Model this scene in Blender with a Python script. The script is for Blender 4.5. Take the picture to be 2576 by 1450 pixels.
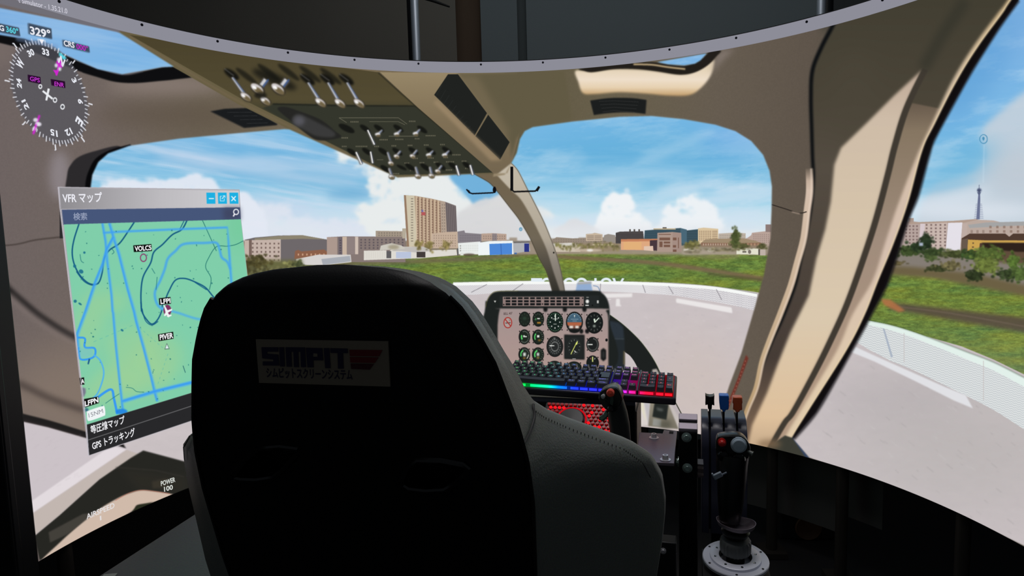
import bpy, bmesh, math
import numpy as np
from mathutils import Vector, Matrix
for o in list(bpy.data.objects): bpy.data.objects.remove(o)
SC = bpy.context.scene; COL = SC.collection; PI = math.pi
# ---------------------------------------------------------------- camera
FPX, PITCH, ROLL, YAW = 1683.39, -0.10103, -0.02807, -0.0848
CAM = np.array((0.122, -1.46146, 1.25))
_F = np.array((math.sin(YAW)*math.cos(PITCH), math.cos(YAW)*math.cos(PITCH), math.sin(PITCH)))
_R = np.array((math.cos(YAW), -math.sin(YAW), 0.)); _U = np.cross(_R, _F)
_RR = math.cos(ROLL)*_R+math.sin(ROLL)*_U; _UU = -math.sin(ROLL)*_R+math.cos(ROLL)*_U
cd = bpy.data.cameras.new('camera'); cam = bpy.data.objects.new('camera', cd); COL.objects.link(cam)
cd.sensor_width = 36; cd.lens = FPX/2576*36; cd.clip_start = .02
m = Matrix(((_RR[0], _UU[0], -_F[0], CAM[0]), (_RR[1], _UU[1], -_F[1], CAM[1]), (_RR[2], _UU[2], -_F[2], CAM[2]), (0, 0, 0, 1)))
cam.matrix_world = m; SC.camera = cam
def at(x, y, d): return CAM+d*(_F+_RR*(x-1288)/FPX+_UU*(725-y)/FPX)
# ---------------------------------------------------------------- world, lamp, exposure
w = bpy.data.worlds.new('dark_room'); SC.world = w; w.use_nodes = True
w.node_tree.nodes['Background'].inputs[0].default_value = (.8, .9, 1, 1); w.node_tree.nodes['Background'].inputs[1].default_value = .05
SC.view_settings.view_transform = 'Standard'; SC.view_settings.look = 'None'; SC.view_settings.exposure = 0; SC.view_settings.gamma = 1
SC.view_settings.use_curve_mapping = False
def area(name, loc, target, size, power, col=(1, 1, 1)):
    l = bpy.data.lights.new(name, 'AREA'); l.energy = power; l.shape = 'RECTANGLE'; l.size, l.size_y = size; l.color = col
    o = bpy.data.objects.new(name, l); COL.objects.link(o); o.location = loc
    o.rotation_euler = (Vector(target)-Vector(loc)).to_track_quat('-Z', 'Y').to_euler(); return o
area('ceiling_lamp', (.25, -.15, 2.85), (.25, -.1, 0), (.7, .5), 9., (1, .97, .98))
area('backdrop_fill_light', (.4, 1.0, 2.95), (.4, 2.1, 1.9), (3.0, .12), 3.5, (.9, 1, 1))  # added fill light, brightens the cloths and tubes above the screen
# ---------------------------------------------------------------- materials
def lin(c):
    f = lambda v: v/12.92 if v <= .04045 else ((v+.055)/1.055)**2.4
    return tuple(f(v/255.) for v in c)+(1,)
MATS = {}
def mat(name, c, rough=.5, metal=0., spec=.5, bump=0, bscale=300, var=0, emit=None, es=1., coat=0, lum=False):
    if name in MATS: return MATS[name]
    m = bpy.data.materials.new(name); m.use_nodes = True; nt = m.node_tree; b = nt.nodes['Principled BSDF']
    b.inputs['Base Color'].default_value = lin(c) if max(c) > 1 else tuple(c)+(1,)
    b.inputs['Roughness'].default_value = rough; b.inputs['Metallic'].default_value = metal; b.inputs['Specular IOR Level'].default_value = spec
    b.inputs['Coat Weight'].default_value = coat
    if emit: b.inputs['Emission Color'].default_value = lin(emit); b.inputs['Emission Strength'].default_value = es
    if bump or var:
        tc = nt.nodes.new('ShaderNodeTexCoord'); n = nt.nodes.new('ShaderNodeTexNoise'); n.inputs['Scale'].default_value = bscale; n.inputs['Detail'].default_value = 4
        nt.links.new(tc.outputs['Object'], n.inputs['Vector'])
        if bump:
            bp = nt.nodes.new('ShaderNodeBump'); bp.inputs['Strength'].default_value = bump; bp.inputs['Distance'].default_value = .002
            nt.links.new(n.outputs['Fac'], bp.inputs['Height']); nt.links.new(bp.outputs['Normal'], b.inputs['Normal'])
        if var:
            mx = nt.nodes.new('ShaderNodeMix'); mx.data_type = 'RGBA'; mx.blend_type = 'MULTIPLY'; mx.inputs[0].default_value = var
            mx.inputs[6].default_value = b.inputs['Base Color'].default_value; nt.links.new(n.outputs['Color'], mx.inputs[7]); nt.links.new(mx.outputs[2], b.inputs['Base Color'])
    MATS[name] = m; return m
def glow(name, c, s=1.):
    if name in MATS: return MATS[name]
    m = bpy.data.materials.new(name); m.use_nodes = True; nt = m.node_tree; nt.nodes.clear()
    e = nt.nodes.new('ShaderNodeEmission'); e.inputs[0].default_value = lin(c); e.inputs[1].default_value = s
    o = nt.nodes.new('ShaderNodeOutputMaterial'); nt.links.new(e.outputs[0], o.inputs[0]); MATS[name] = m; return m
# ---------------------------------------------------------------- mesh helpers
class MB:
    def __init__(s): s.v = []; s.f = []; s.mi = []
    def add(s, vs, fs, mi=0):
        k = len(s.v); s.v += [tuple(float(c) for c in q) for q in vs]; s.f += [tuple(i+k for i in f) for f in fs]; s.mi += [mi]*len(fs); return s
    def box(s, c, d, B=None, top=(1, 1)):
        c = np.array(c, float); B = np.eye(3) if B is None else np.array(B, float)
        vs = [c+(B[0]*x*(top[0] if z > 0 else 1)*d[0]+B[1]*y*(top[1] if z > 0 else 1)*d[1]+B[2]*z*d[2])*.5 for x in (-1, 1) for y in (-1, 1) for z in (-1, 1)]
        return s.add(vs, [(0, 1, 3, 2), (4, 6, 7, 5), (0, 4, 5, 1), (2, 3, 7, 6), (0, 2, 6, 4), (1, 5, 7, 3)])
    def tube(s, pts, r, n=10, cap=True, closed=False):
        P = [np.array(p, float) for p in pts]; N = len(P); rs_ = r if hasattr(r, '__len__') else [r]*N; vs = []; fs = []; up = None
        for i in range(N):
            t = (P[(i+1) % N]-P[i-1]) if closed else P[min(i+1, N-1)]-P[max(i-1, 0)]
            t = t/(np.linalg.norm(t)+1e-12)
            if up is None: up = np.array((0, 0, 1.)) if abs(t[2]) < .9 else np.array((1., 0, 0))
            a = np.cross(t, up); a /= np.linalg.norm(a)+1e-12; b = np.cross(a, t); up = b
            for k in range(n): q = 2*PI*k/n; vs.append(P[i]+rs_[i]*(a*math.cos(q)+b*math.sin(q)))
        for i in range(N if closed else N-1):
            j = (i+1) % N
            for k in range(n): l = (k+1) % n; fs.append((i*n+k, i*n+l, j*n+l, j*n+k))
        if cap and not closed: fs += [tuple(range(n))[::-1], tuple((N-1)*n+k for k in range(n))]
        return s.add(vs, fs)
    def lathe(s, prof, n=24, c=(0, 0, 0), B=None, seg=None):
        c = np.array(c, float); B = np.eye(3) if B is None else np.array(B, float); m_ = len(prof); vs = []; fs = []
        for i, (r, z) in enumerate(prof):
            for k in range(n):
                q = 2*PI*k/n; rr = r*(1 if seg is None else seg(k)); vs.append(c+B[0]*rr*math.cos(q)+B[1]*rr*math.sin(q)+B[2]*z)
        for i in range(m_-1):
            for k in range(n): l = (k+1) % n; fs.append((i*n+k, i*n+l, (i+1)*n+l, (i+1)*n+k))
        if prof[0][0] > 1e-6: fs.append(tuple(range(n))[::-1])
        if prof[-1][0] > 1e-6: fs.append(tuple((m_-1)*n+k for k in range(n)))
        return s.add(vs, fs)
    def prism(s, poly, lo, hi, B=None, c=(0, 0, 0)):
        # polygon in the B[0],B[1] plane, pushed along B[2] from lo to hi
        c = np.array(c, float); B = np.eye(3) if B is None else np.array(B, float); n = len(poly)
        vs = [c+B[0]*x+B[1]*y+B[2]*h for h in (lo, hi) for x, y in poly]
        return s.add(vs, [tuple(range(n))[::-1], tuple(range(n, 2*n))]+[(k, (k+1) % n, n+(k+1) % n, n+k) for k in range(n)])
    def build(s, name, mt, parent=None, world=False, smooth=35, bevel=0, fix=True):
        me = bpy.data.meshes.new(name)
        vs = s.v
        if world and parent is not None:
            inv = PM(parent).inverted(); vs = [inv @ Vector(q) for q in s.v]
        me.from_pydata([tuple(q) for q in vs], [], s.f); me.validate()
        if fix:
            b = bmesh.new(); b.from_mesh(me); bmesh.ops.recalc_face_normals(b, faces=b.faces[:]); b.to_mesh(me); b.free()
        if smooth: me.shade_smooth(); me.set_sharp_from_angle(angle=math.radians(smooth))
        o = bpy.data.objects.new(name, me); COL.objects.link(o)
        for q in (mt if isinstance(mt, (list, tuple)) else [mt]): me.materials.append(q)
        if isinstance(mt, (list, tuple)) and len(s.mi) == len(me.polygons): me.polygons.foreach_set('material_index', s.mi)
        if parent is not None: o.parent = parent
        if bevel:
            q = o.modifiers.new('bevel', 'BEVEL'); q.width = bevel; q.segments = 2; q.limit_method = 'ANGLE'; q.angle_limit = .6
        return o
def PM(o):
    M_ = Matrix.LocRotScale(o.location, o.rotation_euler, o.scale)
    return M_ if o.parent is None else PM(o.parent) @ M_
def tag(o, label=None, cat=None, group=None, kind=None):
    for k, v in (('label', label), ('category', cat), ('group', group), ('kind', kind)):
        if v: o[k] = v
    return o
def thing(name, label, cat, loc=(0, 0, 0), rz=0., group=None, rot=None):
    o = bpy.data.objects.new(name, None); COL.objects.link(o); o.location = tuple(float(c) for c in loc); o.rotation_euler = rot if rot else (0, 0, rz); o.empty_display_size = .05
    return tag(o, label, cat, group)
# ---------------------------------------------------------------- the picture the screen shows
X0, Y0, CW, CH = -170, -340, 3140, 1880
rs = np.random.RandomState(7)
def Zc(ox, oy, w, pts):
    return [(ox + x*w/2576.0, oy + y*w/2576.0) for x, y in pts]
def spl(pts, closed=True, n=8):
    P = np.array(pts, float); N = len(P); out = []
    rng = range(N) if closed else range(N-1)
    for i in rng:
        if closed: p0, p1, p2, p3 = P[i-1], P[i], P[(i+1) % N], P[(i+2) % N]
        else: p0, p1, p2, p3 = P[max(i-1, 0)], P[i], P[i+1], P[min(i+2, N-1)]
        for t in np.arange(n)/n:
            out.append(.5*((2*p1)+(p2-p0)*t+(2*p0-5*p1+4*p2-p3)*t*t+(3*p1-p0-3*p2+p3)*t**3))
    if not closed: out.append(P[-1])
    return [tuple(q) for q in out]
def box1(a, r, ax):
    if r < 1: return a
    a = np.moveaxis(a, ax, 0); p = np.concatenate([np.repeat(a[:1], r+1, 0), a, np.repeat(a[-1:], r, 0)])
    c = np.cumsum(p, 0, dtype=np.float64); o = (c[2*r+1:]-c[:-2*r-1])/(2*r+1)
    return np.moveaxis(o.astype(np.float32), 0, ax)
def blur(a, s):
    if s < .6: return a
    r = max(1, int(round(s*.9)))
    for _ in range(3):
        a = box1(a, r, 0); a = box1(a, r, 1)
    return a
def mask(pts, soft=0):
    P = np.array(pts, float)-(X0, Y0); m = int(3*soft)+3
    x0 = max(0, int(P[:, 0].min())-m); x1 = min(CW, int(P[:, 0].max())+m+2)
    y0 = max(0, int(P[:, 1].min())-m); y1 = min(CH, int(P[:, 1].max())+m+2)
    if x1 <= x0 or y1 <= y0: return None
    M = np.zeros((y1-y0, x1-x0), np.float32); w = x1-x0
    A = P; B = np.roll(P, -1, 0); SS = 3
    ylo = max(y0, int(P[:, 1].min())); yhi = min(y1, int(P[:, 1].max())+1)
    for y in range(ylo, yhi):
        for s in range(SS):
            yy = y+(s+.5)/SS
            k = (A[:, 1] <= yy) != (B[:, 1] <= yy)
            if not k.any(): continue
            a = A[k]; b = B[k]
            xs = np.sort(a[:, 0]+(yy-a[:, 1])*(b[:, 0]-a[:, 0])/(b[:, 1]-a[:, 1]))-x0
            row = M[y-y0]
            for i in range(0, len(xs)-1, 2):
                l = max(0., xs[i]); r = min(float(w), xs[i+1])
                if r <= l: continue
                il, ir = int(l), int(r)
                if il == ir: row[il] += (r-l)/SS
                else:
                    row[il] += (il+1-l)/SS
                    if ir < w: row[ir] += (r-ir)/SS
                    row[il+1:ir] += 1./SS
    if soft: M = blur(M, soft)
    return (y0, y1, x0, x1, np.minimum(M, 1))
class Cv:
    def __init__(s, c): s.a = np.empty((CH, CW, 3), np.float32); s.a[:] = np.array(c, np.float32)
    def poly(s, pts, c, soft=0, al=1., clip=None):
        m = mask(pts, soft)
        if m is None: return
        y0, y1, x0, x1, M = m; M = M*al
        if clip is not None: M = M*clip[y0:y1, x0:x1]
        s.mix(y0, y1, x0, x1, M, c)
    def mix(s, y0, y1, x0, x1, M, c):
        if callable(c): c = c(y0, y1, x0, x1)
        R = s.a[y0:y1, x0:x1]; R += M[..., None]*(np.asarray(c, np.float32)-R)
    def line(s, pts, w, c, soft=0, al=1., w2=None, clip=None):
        P = np.array(pts, float); 
        if len(P) < 2: return
        T = np.gradient(P, axis=0); T /= np.hypot(T[:, 0], T[:, 1])[:, None]+1e-9
        N = np.stack([-T[:, 1], T[:, 0]], 1); W = np.linspace(w, w if w2 is None else w2, len(P))[:, None]/2
        s.poly([tuple(q) for q in P+N*W]+[tuple(q) for q in (P-N*W)[::-1]], c, soft, al, clip)
    def ell(s, cx, cy, rx, ry, c, soft=0, al=1., rot=0, a0=0, a1=6.2832, n=28, clip=None):
        t = np.linspace(a0, a1, n, endpoint=a1-a0 < 6.2); x = rx*np.cos(t); y = ry*np.sin(t)
        s.poly(list(zip(cx+x*np.cos(rot)-y*np.sin(rot), cy+x*np.sin(rot)+y*np.cos(rot))), c, soft, al, clip)
    def rect(s, x0, y0, x1, y1, c, soft=0, al=1.): s.poly([(x0, y0), (x1, y0), (x1, y1), (x0, y1)], c, soft, al)
def noise(sx, sy, seed, octv=4, h=CH, w=CW, gain=.55):
    r = np.random.RandomState(seed); out = np.zeros((h, w), np.float32); amp = 1.; tot = 0
    for o in range(octv):
        fx, fy = max(sx/2**o, 1.3), max(sy/2**o, 1.3); gw, gh = int(w/fx)+3, int(h/fy)+3
        g = r.rand(gh, gw).astype(np.float32)
        xs = np.arange(w)/fx; ys = np.arange(h)/fy; xi = xs.astype(int); yi = ys.astype(int)
        tx = xs-xi; ty = ys-yi; tx = (tx*tx*(3-2*tx)).astype(np.float32); ty = (ty*ty*(3-2*ty)).astype(np.float32)[:, None]
        a = g[yi][:, xi]*(1-tx)+g[yi][:, xi+1]*tx; b = g[yi+1][:, xi]*(1-tx)+g[yi+1][:, xi+1]*tx
        out += amp*(a*(1-ty)+b*ty); tot += amp; amp *= gain
    return out/tot
def grad(stops, axis='y'):
    st = sorted(stops); xs = [t[0] for t in st]
    def f(y0, y1, x0, x1):
        v = (np.arange(y0, y1)+Y0) if axis == 'y' else (np.arange(x0, x1)+X0)
        g = np.stack([np.interp(v, xs, [t[1][k] for t in st]) for k in range(3)], -1).astype(np.float32)
        g = g[:, None] if axis == 'y' else g[None]
        return np.broadcast_to(g, (y1-y0, x1-x0, 3))
    return f

def paint():
    A = Cv((150, 195, 235)); Wy = np.arange(CH)+Y0; Wx = np.arange(CW)+X0
    # ---- sky
    st = [(-340, (90, 150, 225)), (100, (120, 178, 232)), (300, (112, 184, 234)), (400, (104, 182, 228)), (460, (128, 196, 232)), (510, (164, 214, 238)), (555, (204, 230, 240)), (600, (224, 232, 236))]
    A.a[:] = grad(st)(0, CH, 0, CW)
    n1 = noise(150, 60, 3, 5); n2 = noise(260, 30, 5, 5); n3 = noise(46, 30, 9, 6, gain=.62)
    # thin high streaks
    k = np.clip((n2-.42)*3.2, 0, 1)*np.clip((Wy[:, None]-300)/150., .15, 1)*.35
    def diag(n, s): r = np.arange(CH)[:, None]; c = np.arange(CW)[None]; return n[(r-(s*c).astype(int)) % CH, c]
    lft = np.clip((1250-Wx)/200., 0, 1)[None]; dg1 = diag(noise(300, 16, 61, 5), .17); dg2 = diag(noise(200, 60, 62, 4), .17); rg = diag(noise(120, 34, 63, 5, gain=.65), -.12)
    kl = np.clip((dg1-.40)*2.6+(dg2-.5)*2.2, 0, 1)*lft*np.clip((Wy[:, None]-180)/240., .25, 1)*.85
    kr = np.clip((rg-.47)*4., 0, 1)*(1-lft)*(.34+.4*np.clip((Wy[:, None]-430)/100., 0, 1))
    A.a += kl[..., None]*(np.array((196, 218, 240), np.float32)-A.a); A.a += kr[..., None]*(np.array((200, 224, 242), np.float32)-A.a)
    A.a += k[..., None]*(np.array((222, 234, 246), np.float32)-A.a)
    def cloud(pts, c, soft, al, rag=.35, dark=None):
        m = mask(spl(pts), soft)
        if m is None: return
        y0, y1, x0, x1, M = m; n = n3[y0:y1, x0:x1]; M = np.clip((M-.5+(n-.5)*rag*5)*2.0+.5, 0, 1)*np.clip(M*4, 0, 1)*al
        A.mix(y0, y1, x0, x1, blur(M, 2), c)
    Lc = (222, 228, 240)
    A.ell(640, 390, 320, 26, (124, 182, 230), 40, .4, rot=.14)
    A.ell(820, 455, 150, 20, (112, 180, 222), 20, .6, rot=.16); A.ell(560, 425, 200, 9, (130, 186, 226), 8, .6, rot=.18)
    A.ell(880, 490, 60, 14, (96, 168, 216), 10, .6)
    for (x, y, l, w_, al) in ((560, 400, 190, 12, .55), (800, 420, 200, 14, .4), (650, 430, 260, 10, .5), (850, 530, 160, 8, .5), (780, 545, 200, 14, .5), (600, 500, 200, 18, .5), (1020, 560, 120, 16, .4)):
        A.ell(x, y, l, w_, (196, 214, 238), 8, al, rot=.14)
    cloud([(560, 540), (640, 500), (720, 520), (800, 560), (1000, 560), (1100, 600), (1100, 660), (500, 660), (480, 560)], Lc, 20, .85)
    cloud([(250, 470), (300, 452), (380, 456), (440, 447), (500, 440), (540, 452), (560, 480), (640, 500), (640, 620), (200, 620)], (226, 232, 244), 8, .95)
    # big cloud behind the tower and centre post
    cloud([(850, 385), (900, 430), (920, 455), (930, 500), (900, 545), (1000, 600), (1420, 620), (1400, 560), (1330, 500), (1260, 500), (1235, 470), (1180, 500), (1160, 470), (1140, 440), (1120, 425), (1000, 400), (930, 380)], (232, 236, 236), 10, 1., .5)
    A.ell(1190, 575, 90, 22, (196, 192, 192), 20, .8); A.ell(1280, 560, 90, 40, (206, 204, 204), 24, .7); A.ell(1220, 590, 90, 12, (186, 182, 180), 12, .5)
    cloud([(1130, 436), (1250, 436), (1262, 480), (1235, 505), (1200, 520), (1185, 506), (1165, 485)], (104, 176, 224), 6, .95, .2)
    cloud([(1190, 515), (1215, 500), (1255, 495), (1300, 470), (1340, 560), (1300, 620), (1130, 600), (1150, 540)], (216, 216, 218), 7, .95, .3)
    # right windscreen
    A.ell(1620, 380, 260, 45, (84, 172, 222), 40, .55); A.ell(1850, 340, 90, 40, (120, 178, 236), 30, .6)
    for (x, y, l, w_, al, r) in ((1420, 400, 60, 16, .25, 0), (1620, 440, 120, 12, .3, 0), (1700, 370, 110, 14, .3, -.4), (1540, 460, 80, 10, .35, .1), (1450, 560, 110, 16, .5, 0), (1400, 520, 90, 8, .5, 0), (1830, 500, 120, 12, .7, -.1), (1740, 470, 90, 10, .7, -.1), (1690, 490, 70, 9, .6, -.2), (1880, 480, 90, 8, .6, 0), (1900, 550, 90, 20, .6, 0), (1600, 560, 300, 14, .7, 0)):
        A.ell(x, y, l, w_, (206, 226, 242), 8, al, rot=r)
    cloud([(1500, 560), (1512, 525), (1525, 500), (1545, 486), (1560, 496), (1580, 488), (1592, 510), (1610, 535), (1640, 560), (1620, 590), (1500, 600)], (240, 243, 246), 6, 1., .45)
    A.ell(1577, 480, 7, 7, (214, 230, 242), 2, .7)
    cloud([(1660, 570), (1680, 530), (1710, 505), (1750, 495), (1790, 515), (1805, 545), (1820, 580), (1800, 600), (1640, 600)], (238, 242, 246), 10, .95, .5)
    cloud([(1395, 590), (1420, 565), (1450, 552), (1490, 570), (1530, 600)], (222, 220, 222), 6, .8, .3)
    A.ell(1650, 590, 330, 20, (226, 230, 236), 12, .8)
    # side window
    A.poly(spl([(2270, 600), (2300, 560), (2350, 470), (2430, 440), (2480, 400), (2470, 330), (2530, 270), (2600, 220), (2700, 200), (2800, 240), (2900, 300), (2960, 500), (2960, 620)]), (196, 208, 220), 8, .9)
    A.ell(2420, 420, 110, 40, (112, 186, 226), 24, .65, rot=-.5); A.ell(2400, 500, 100, 16, (214, 226, 238), 12, .7, rot=-.2); A.ell(2380, 470, 80, 8, (140, 196, 228), 6, .6, rot=-.2)
    A.ell(2460, 160, 60, 170, (84, 158, 220), 30, .6, rot=.5); A.ell(2560, 40, 60, 60, (112, 172, 226), 30, .5)
    A.ell(2440, 530, 160, 22, (222, 230, 240), 14, .7); A.ell(2560, 430, 80, 60, (190, 198, 208), 30, .6)
    gy = A.a.mean(-1, keepdims=True); A.a += .1*(gy-A.a)
    # ---- ground outside
    gn = noise(14, 4, 21, 5, gain=.7); gn2 = noise(90, 16, 22, 4); g3 = noise(4, 2, 23, 2)
    G = np.array((106, 128, 58), np.float32)*(1+0*gn[..., None])
    t = np.clip((gn-.5)*3.4+(g3-.5)*.9, -1, 1)[..., None]; G = G*(1+.19*t)+np.array((18, 8, -4), np.float32)*np.clip(gn2[..., None]-.5, -.3, .3)*3
    gp = [(-170, 700), (560, 690), (800, 664), (900, 656), (1040, 650), (1180, 642), (1290, 640), (1400, 640), (1500, 631), (1660, 634), (1760, 636), (1960, 644), (2100, 655), (2230, 672), (2350, 688), (2500, 712), (2640, 738), (2960, 800), (2960, 1540), (-170, 1540)]
    A.poly([(-170, 606), (2100, 606), (2200, 620), (2960, 640), (2960, 1540), (-170, 1540)], (136, 124, 108), 1)
    A.poly(gp, lambda y0, y1, x0, x1: G[y0:y1, x0:x1])
    br = (112, 96, 80)
    A.poly(spl([(560, 700), (800, 664), (1000, 655), (1200, 646), (1330, 634), (1345, 640), (1200, 656), (1000, 664), (830, 676), (640, 720)]), br, 3, .8)
    A.line(spl([(1395, 645), (1500, 652), (1650, 662), (1780, 680), (1920, 702)], False), 9, (122, 100, 78), 2, .85, 12)
    A.line(spl([(1780, 690), (1850, 697), (1920, 705)], False), 5, (78, 78, 52), 2, .8)
    A.line(spl([(1560, 640), (1700, 640), (1800, 648), (1860, 645)], False), 6, (140, 120, 104), 3, .6)
    A.line(spl([(2240, 770), (2330, 782), (2450, 800), (2600, 822), (2960, 880)], False), 16, (84, 72, 62), 4, .9, 44)
    A.line(spl([(2260, 772), (2400, 790), (2600, 826)], False), 2, (120, 104, 90), 1, .8)
    A.poly([(2215, 752), (2240, 754), (2278, 782), (2262, 786), (2225, 768)], (176, 112, 70), 2, .9)
    # apron
    an = noise(30, 14, 31, 4); ap = np.array((201, 192, 194), np.float32)*(1+(an[..., None]-.5)*.035)
    up = spl([(-170, 900), (600, 740), (900, 722), (1150, 714), (1290, 708), (1400, 706), (1500, 707), (1620, 710), (1700, 712), (1800, 721), (1900, 735)], False)
    A.poly(up+[(1960, 745), (2100, 780), (2183, 806), (2300, 838), (2420, 872), (2500, 905), (2576, 942), (2700, 1000), (2960, 1120), (2960, 1540), (-170, 1540)], lambda y0, y1, x0, x1: ap[y0:y1, x0:x1])
    A.ell(2420, 1130, 330, 150, (178, 174, 172), 120, .7); A.ell(1750, 1000, 140, 160, (206, 190, 182), 60, .6); A.ell(2250, 1000, 180, 60, (176, 170, 172), 50, .5)
    for i in range(170):
        x = rs.uniform(2050, 2900); y = 1000+(x-2050)*.25+rs.uniform(-120, 260); l = rs.uniform(4, 18)
        A.line([(x, y), (x+l, y+l*.8)], rs.uniform(.8, 2.2), (150, 146, 146) if rs.rand() < .7 else (206, 204, 202), .8, .35)
    for i in range(60):
        x = rs.uniform(1560, 1860); y = rs.uniform(790, 980); A.line([(x, y), (x+rs.uniform(3, 9), y+2)], 1.2, (170, 164, 170) if rs.rand() < .6 else (224, 218, 220), .7, .45)
    # fence at platform rim: white rail, mesh below
    rail = spl([(1140, 711), (1290, 708), (1400, 707), (1500, 707), (1620, 710), (1700, 714), (1800, 722), (1905, 740)], False)
    msh = [(x, y+5) for x, y in rail]+[(1900, 782), (1860, 772), (1800, 760), (1700, 744), (1600, 737), (1500, 733), (1400, 733), (1290, 734), (1190, 742), (1120, 742)]
    A.poly(msh, (226, 224, 226))
    mm = mask(msh); y0, y1, x0, x1, M = mm; yy, xx = np.mgrid[y0:y1, x0:x1].astype(np.float32); xx += X0; yy += Y0
    p1 = np.sin((xx+1.2*yy)*1.15)*np.clip((1480-xx)/200, 0, 1)+np.clip((xx-1600)/120, 0, 1)*np.sign(np.sin(yy*1.25-xx*.2+1.2*np.sin(xx*.85)))*.9+np.clip(1-abs(xx-1540)/90, 0, 1)*np.sin((xx-yy)*1.4)*.6
    A.mix(y0, y1, x0, x1, M*np.clip(p1, 0, 1)*.55, (170, 166, 174))
    A.poly(rail+[(x, y+8) for x, y in rail[::-1]], (246, 248, 246))
    A.line([(x, y-1) for x, y in rail], 1.4, (120, 130, 120), .5, .6)
    for x, y, dx, dy in ((1617, 717, 7, 20), (1682, 720, 12, 20), (1802, 728, 14, 27), (1225, 716, -40, 20), (1316, 714, -26, 18), (1511, 714, -1, 20)):
        A.line([(x, y), (x+dx, y+dy)], 2, (140, 136, 142), .5, .8)
    for a, b in (((1700, 753), (1842, 788)), ((1530, 741), (1591, 743))):
        A.poly([a, (b[0]-2, b[1]-2-10), (b[0], b[1]), (a[0]+2, a[1]+9)] if a[0] == 1700 else [(1500, 740), (1591, 738), (1590, 748), (1500, 750)], (232, 228, 228), .7)
    A.poly([(1702, 751), (1840, 774), (1842, 787), (1703, 760)], (234, 230, 230), .6)
    A.poly([(1550, 752), (1559, 752), (1560, 768), (1563, 768), (1562, 771), (1549, 771)], (232, 228, 228), .6); A.rect(1529, 753, 1537, 755, (222, 218, 218), .5)
    # letters standing on the rim, seen from behind, and the blue box
    lw = (226, 236, 244)
    for x0_, x1_ in ((1336, 1364),): A.rect(x0_, 700, x1_, 709, lw, .4)
    for cx in (1376, 1432, 1463, 1525): A.ell(cx, 710, 14, 11, lw, .4, a0=3.1416, a1=6.28, n=16); A.ell(cx, 710, 7.5, 5, (104, 126, 60), .5, .8, a0=3.1416, a1=6.28, n=12)
    A.poly([(1495, 700), (1501, 700), (1501, 709), (1495, 709)], lw, .4); A.poly([(1540, 700), (1547, 700), (1550, 709), (1544, 709)], lw, .4); A.poly([(1565, 700), (1571, 701), (1566, 709), (1560, 709)], lw, .4)
    A.rect(1320, 709, 1580, 713, (246, 248, 246), .3)
    A.poly([(1452, 712), (1486, 709), (1491, 733), (1448, 733)], (146, 172, 208), .8); A.poly([(1454, 710), (1488, 709), (1489, 714), (1453, 716)], (170, 170, 172), .6)
    A.line(spl([(1492, 719), (1504, 722), (1509, 733)], False), 2.4, (140, 160, 190), .5)
    # side-window fence
    rail = spl([(2150, 795), (2183, 806), (2240, 818), (2300, 836), (2370, 862), (2430, 885), (2500, 912), (2576, 950), (2700, 1012), (2960, 1150)], False)
    wid = np.interp([p[0] for p in rail], [2150, 2960], [10, 34])
    low = [(x, y+np.interp(x, [2150, 2240, 2440, 2576, 2960], [62, 90, 112, 130, 190])) for x, y in rail]
    msh = rail+low[::-1]; A.poly(msh, (222, 226, 226)); y0, y1, x0, x1, M = mask(msh); yy, xx = np.mgrid[y0:y1, x0:x1].astype(np.float32); xx += X0; yy += Y0
    u = yy-.36*(xx-2183); A.mix(y0, y1, x0, x1, M*np.clip(np.sin(u*1.1+1.3*np.sin(xx*.62))*1.4-.2, 0, 1)*.5, (158, 164, 172))
    A.poly([(x, y) for x, y in rail]+[(x, y+w_) for (x, y), w_ in zip(rail[::-1], wid[::-1])], (226, 240, 234)); A.line(rail, 1.6, (60, 80, 60), .6, .7)
    A.poly([(2221, 826), (2226, 828), (2247, 898), (2242, 900)], (172, 182, 196), .5)
    for x, y, l in ((2275, 838, 74), (2475, 908, 100), (2680, 1004, 120)): A.line([(x, y), (x, y+l)], 2, (196, 188, 186), .5, .7)
    A.poly([(2152, 873), (2200, 895), (2290, 935), (2380, 975), (2430, 995), (2448, 1028), (2400, 1008), (2300, 958), (2200, 910), (2141, 886)], (224, 224, 228), 1)
    # ---- far buildings, left half
    def wins(x0, y0, x1, y1, nx, ny, c, fw=.5, fh=.5, sk=0, sk2=0, al=.8):
        for i in range(nx):
            for j in range(ny):
                u0 = (i+.5-fw/2)/nx; u1 = (i+.5+fw/2)/nx; v0 = (j+.5-fh/2)/ny; v1 = (j+.5+fh/2)/ny
                q = [(u0, v0), (u1, v0), (u1, v1), (u0, v1)]
                A.poly([(x0+u*(x1-x0), y0+sk*u+v*((y1+sk2*u)-(y0+sk*u))) for u, v in q], c, 0, al)
    # far skyline
    sky = [(600, 650)]
    x = 600
    while x < 1960:
        h = {0: 590, 1: 598, 2: 604, 3: 594}[rs.randint(4)]; w_ = rs.uniform(14, 40); sky += [(x, h+6), (x+w_, h+6)]; x += w_
    A.poly([(1240, 640)]+[(q, max(y, 598)) for q, y in sky if 1240 < q < 1940]+[(1940, 640)], (158, 144, 128), .6, .9)
    wins(1240, 606, 1600, 616, 60, 2, (112, 100, 90), .5, .5, al=.5)
    A.poly([(614, 660), (615, 603), (635, 602), (709, 604), (712, 660)], (196, 178, 168))
    A.poly([(614, 604), (640, 598), (700, 593), (760, 592), (822, 603), (822, 660), (706, 660), (706, 602), (618, 605)], (110, 104, 106))
    A.poly([(640, 600), (700, 594), (760, 592), (822, 603), (760, 601), (706, 603), (640, 604)], (140, 132, 112))
    wins(630, 608, 706, 660, 7, 5, (104, 84, 78), .36, .44); A.rect(626, 604, 633, 646, (120, 100, 92))
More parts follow.
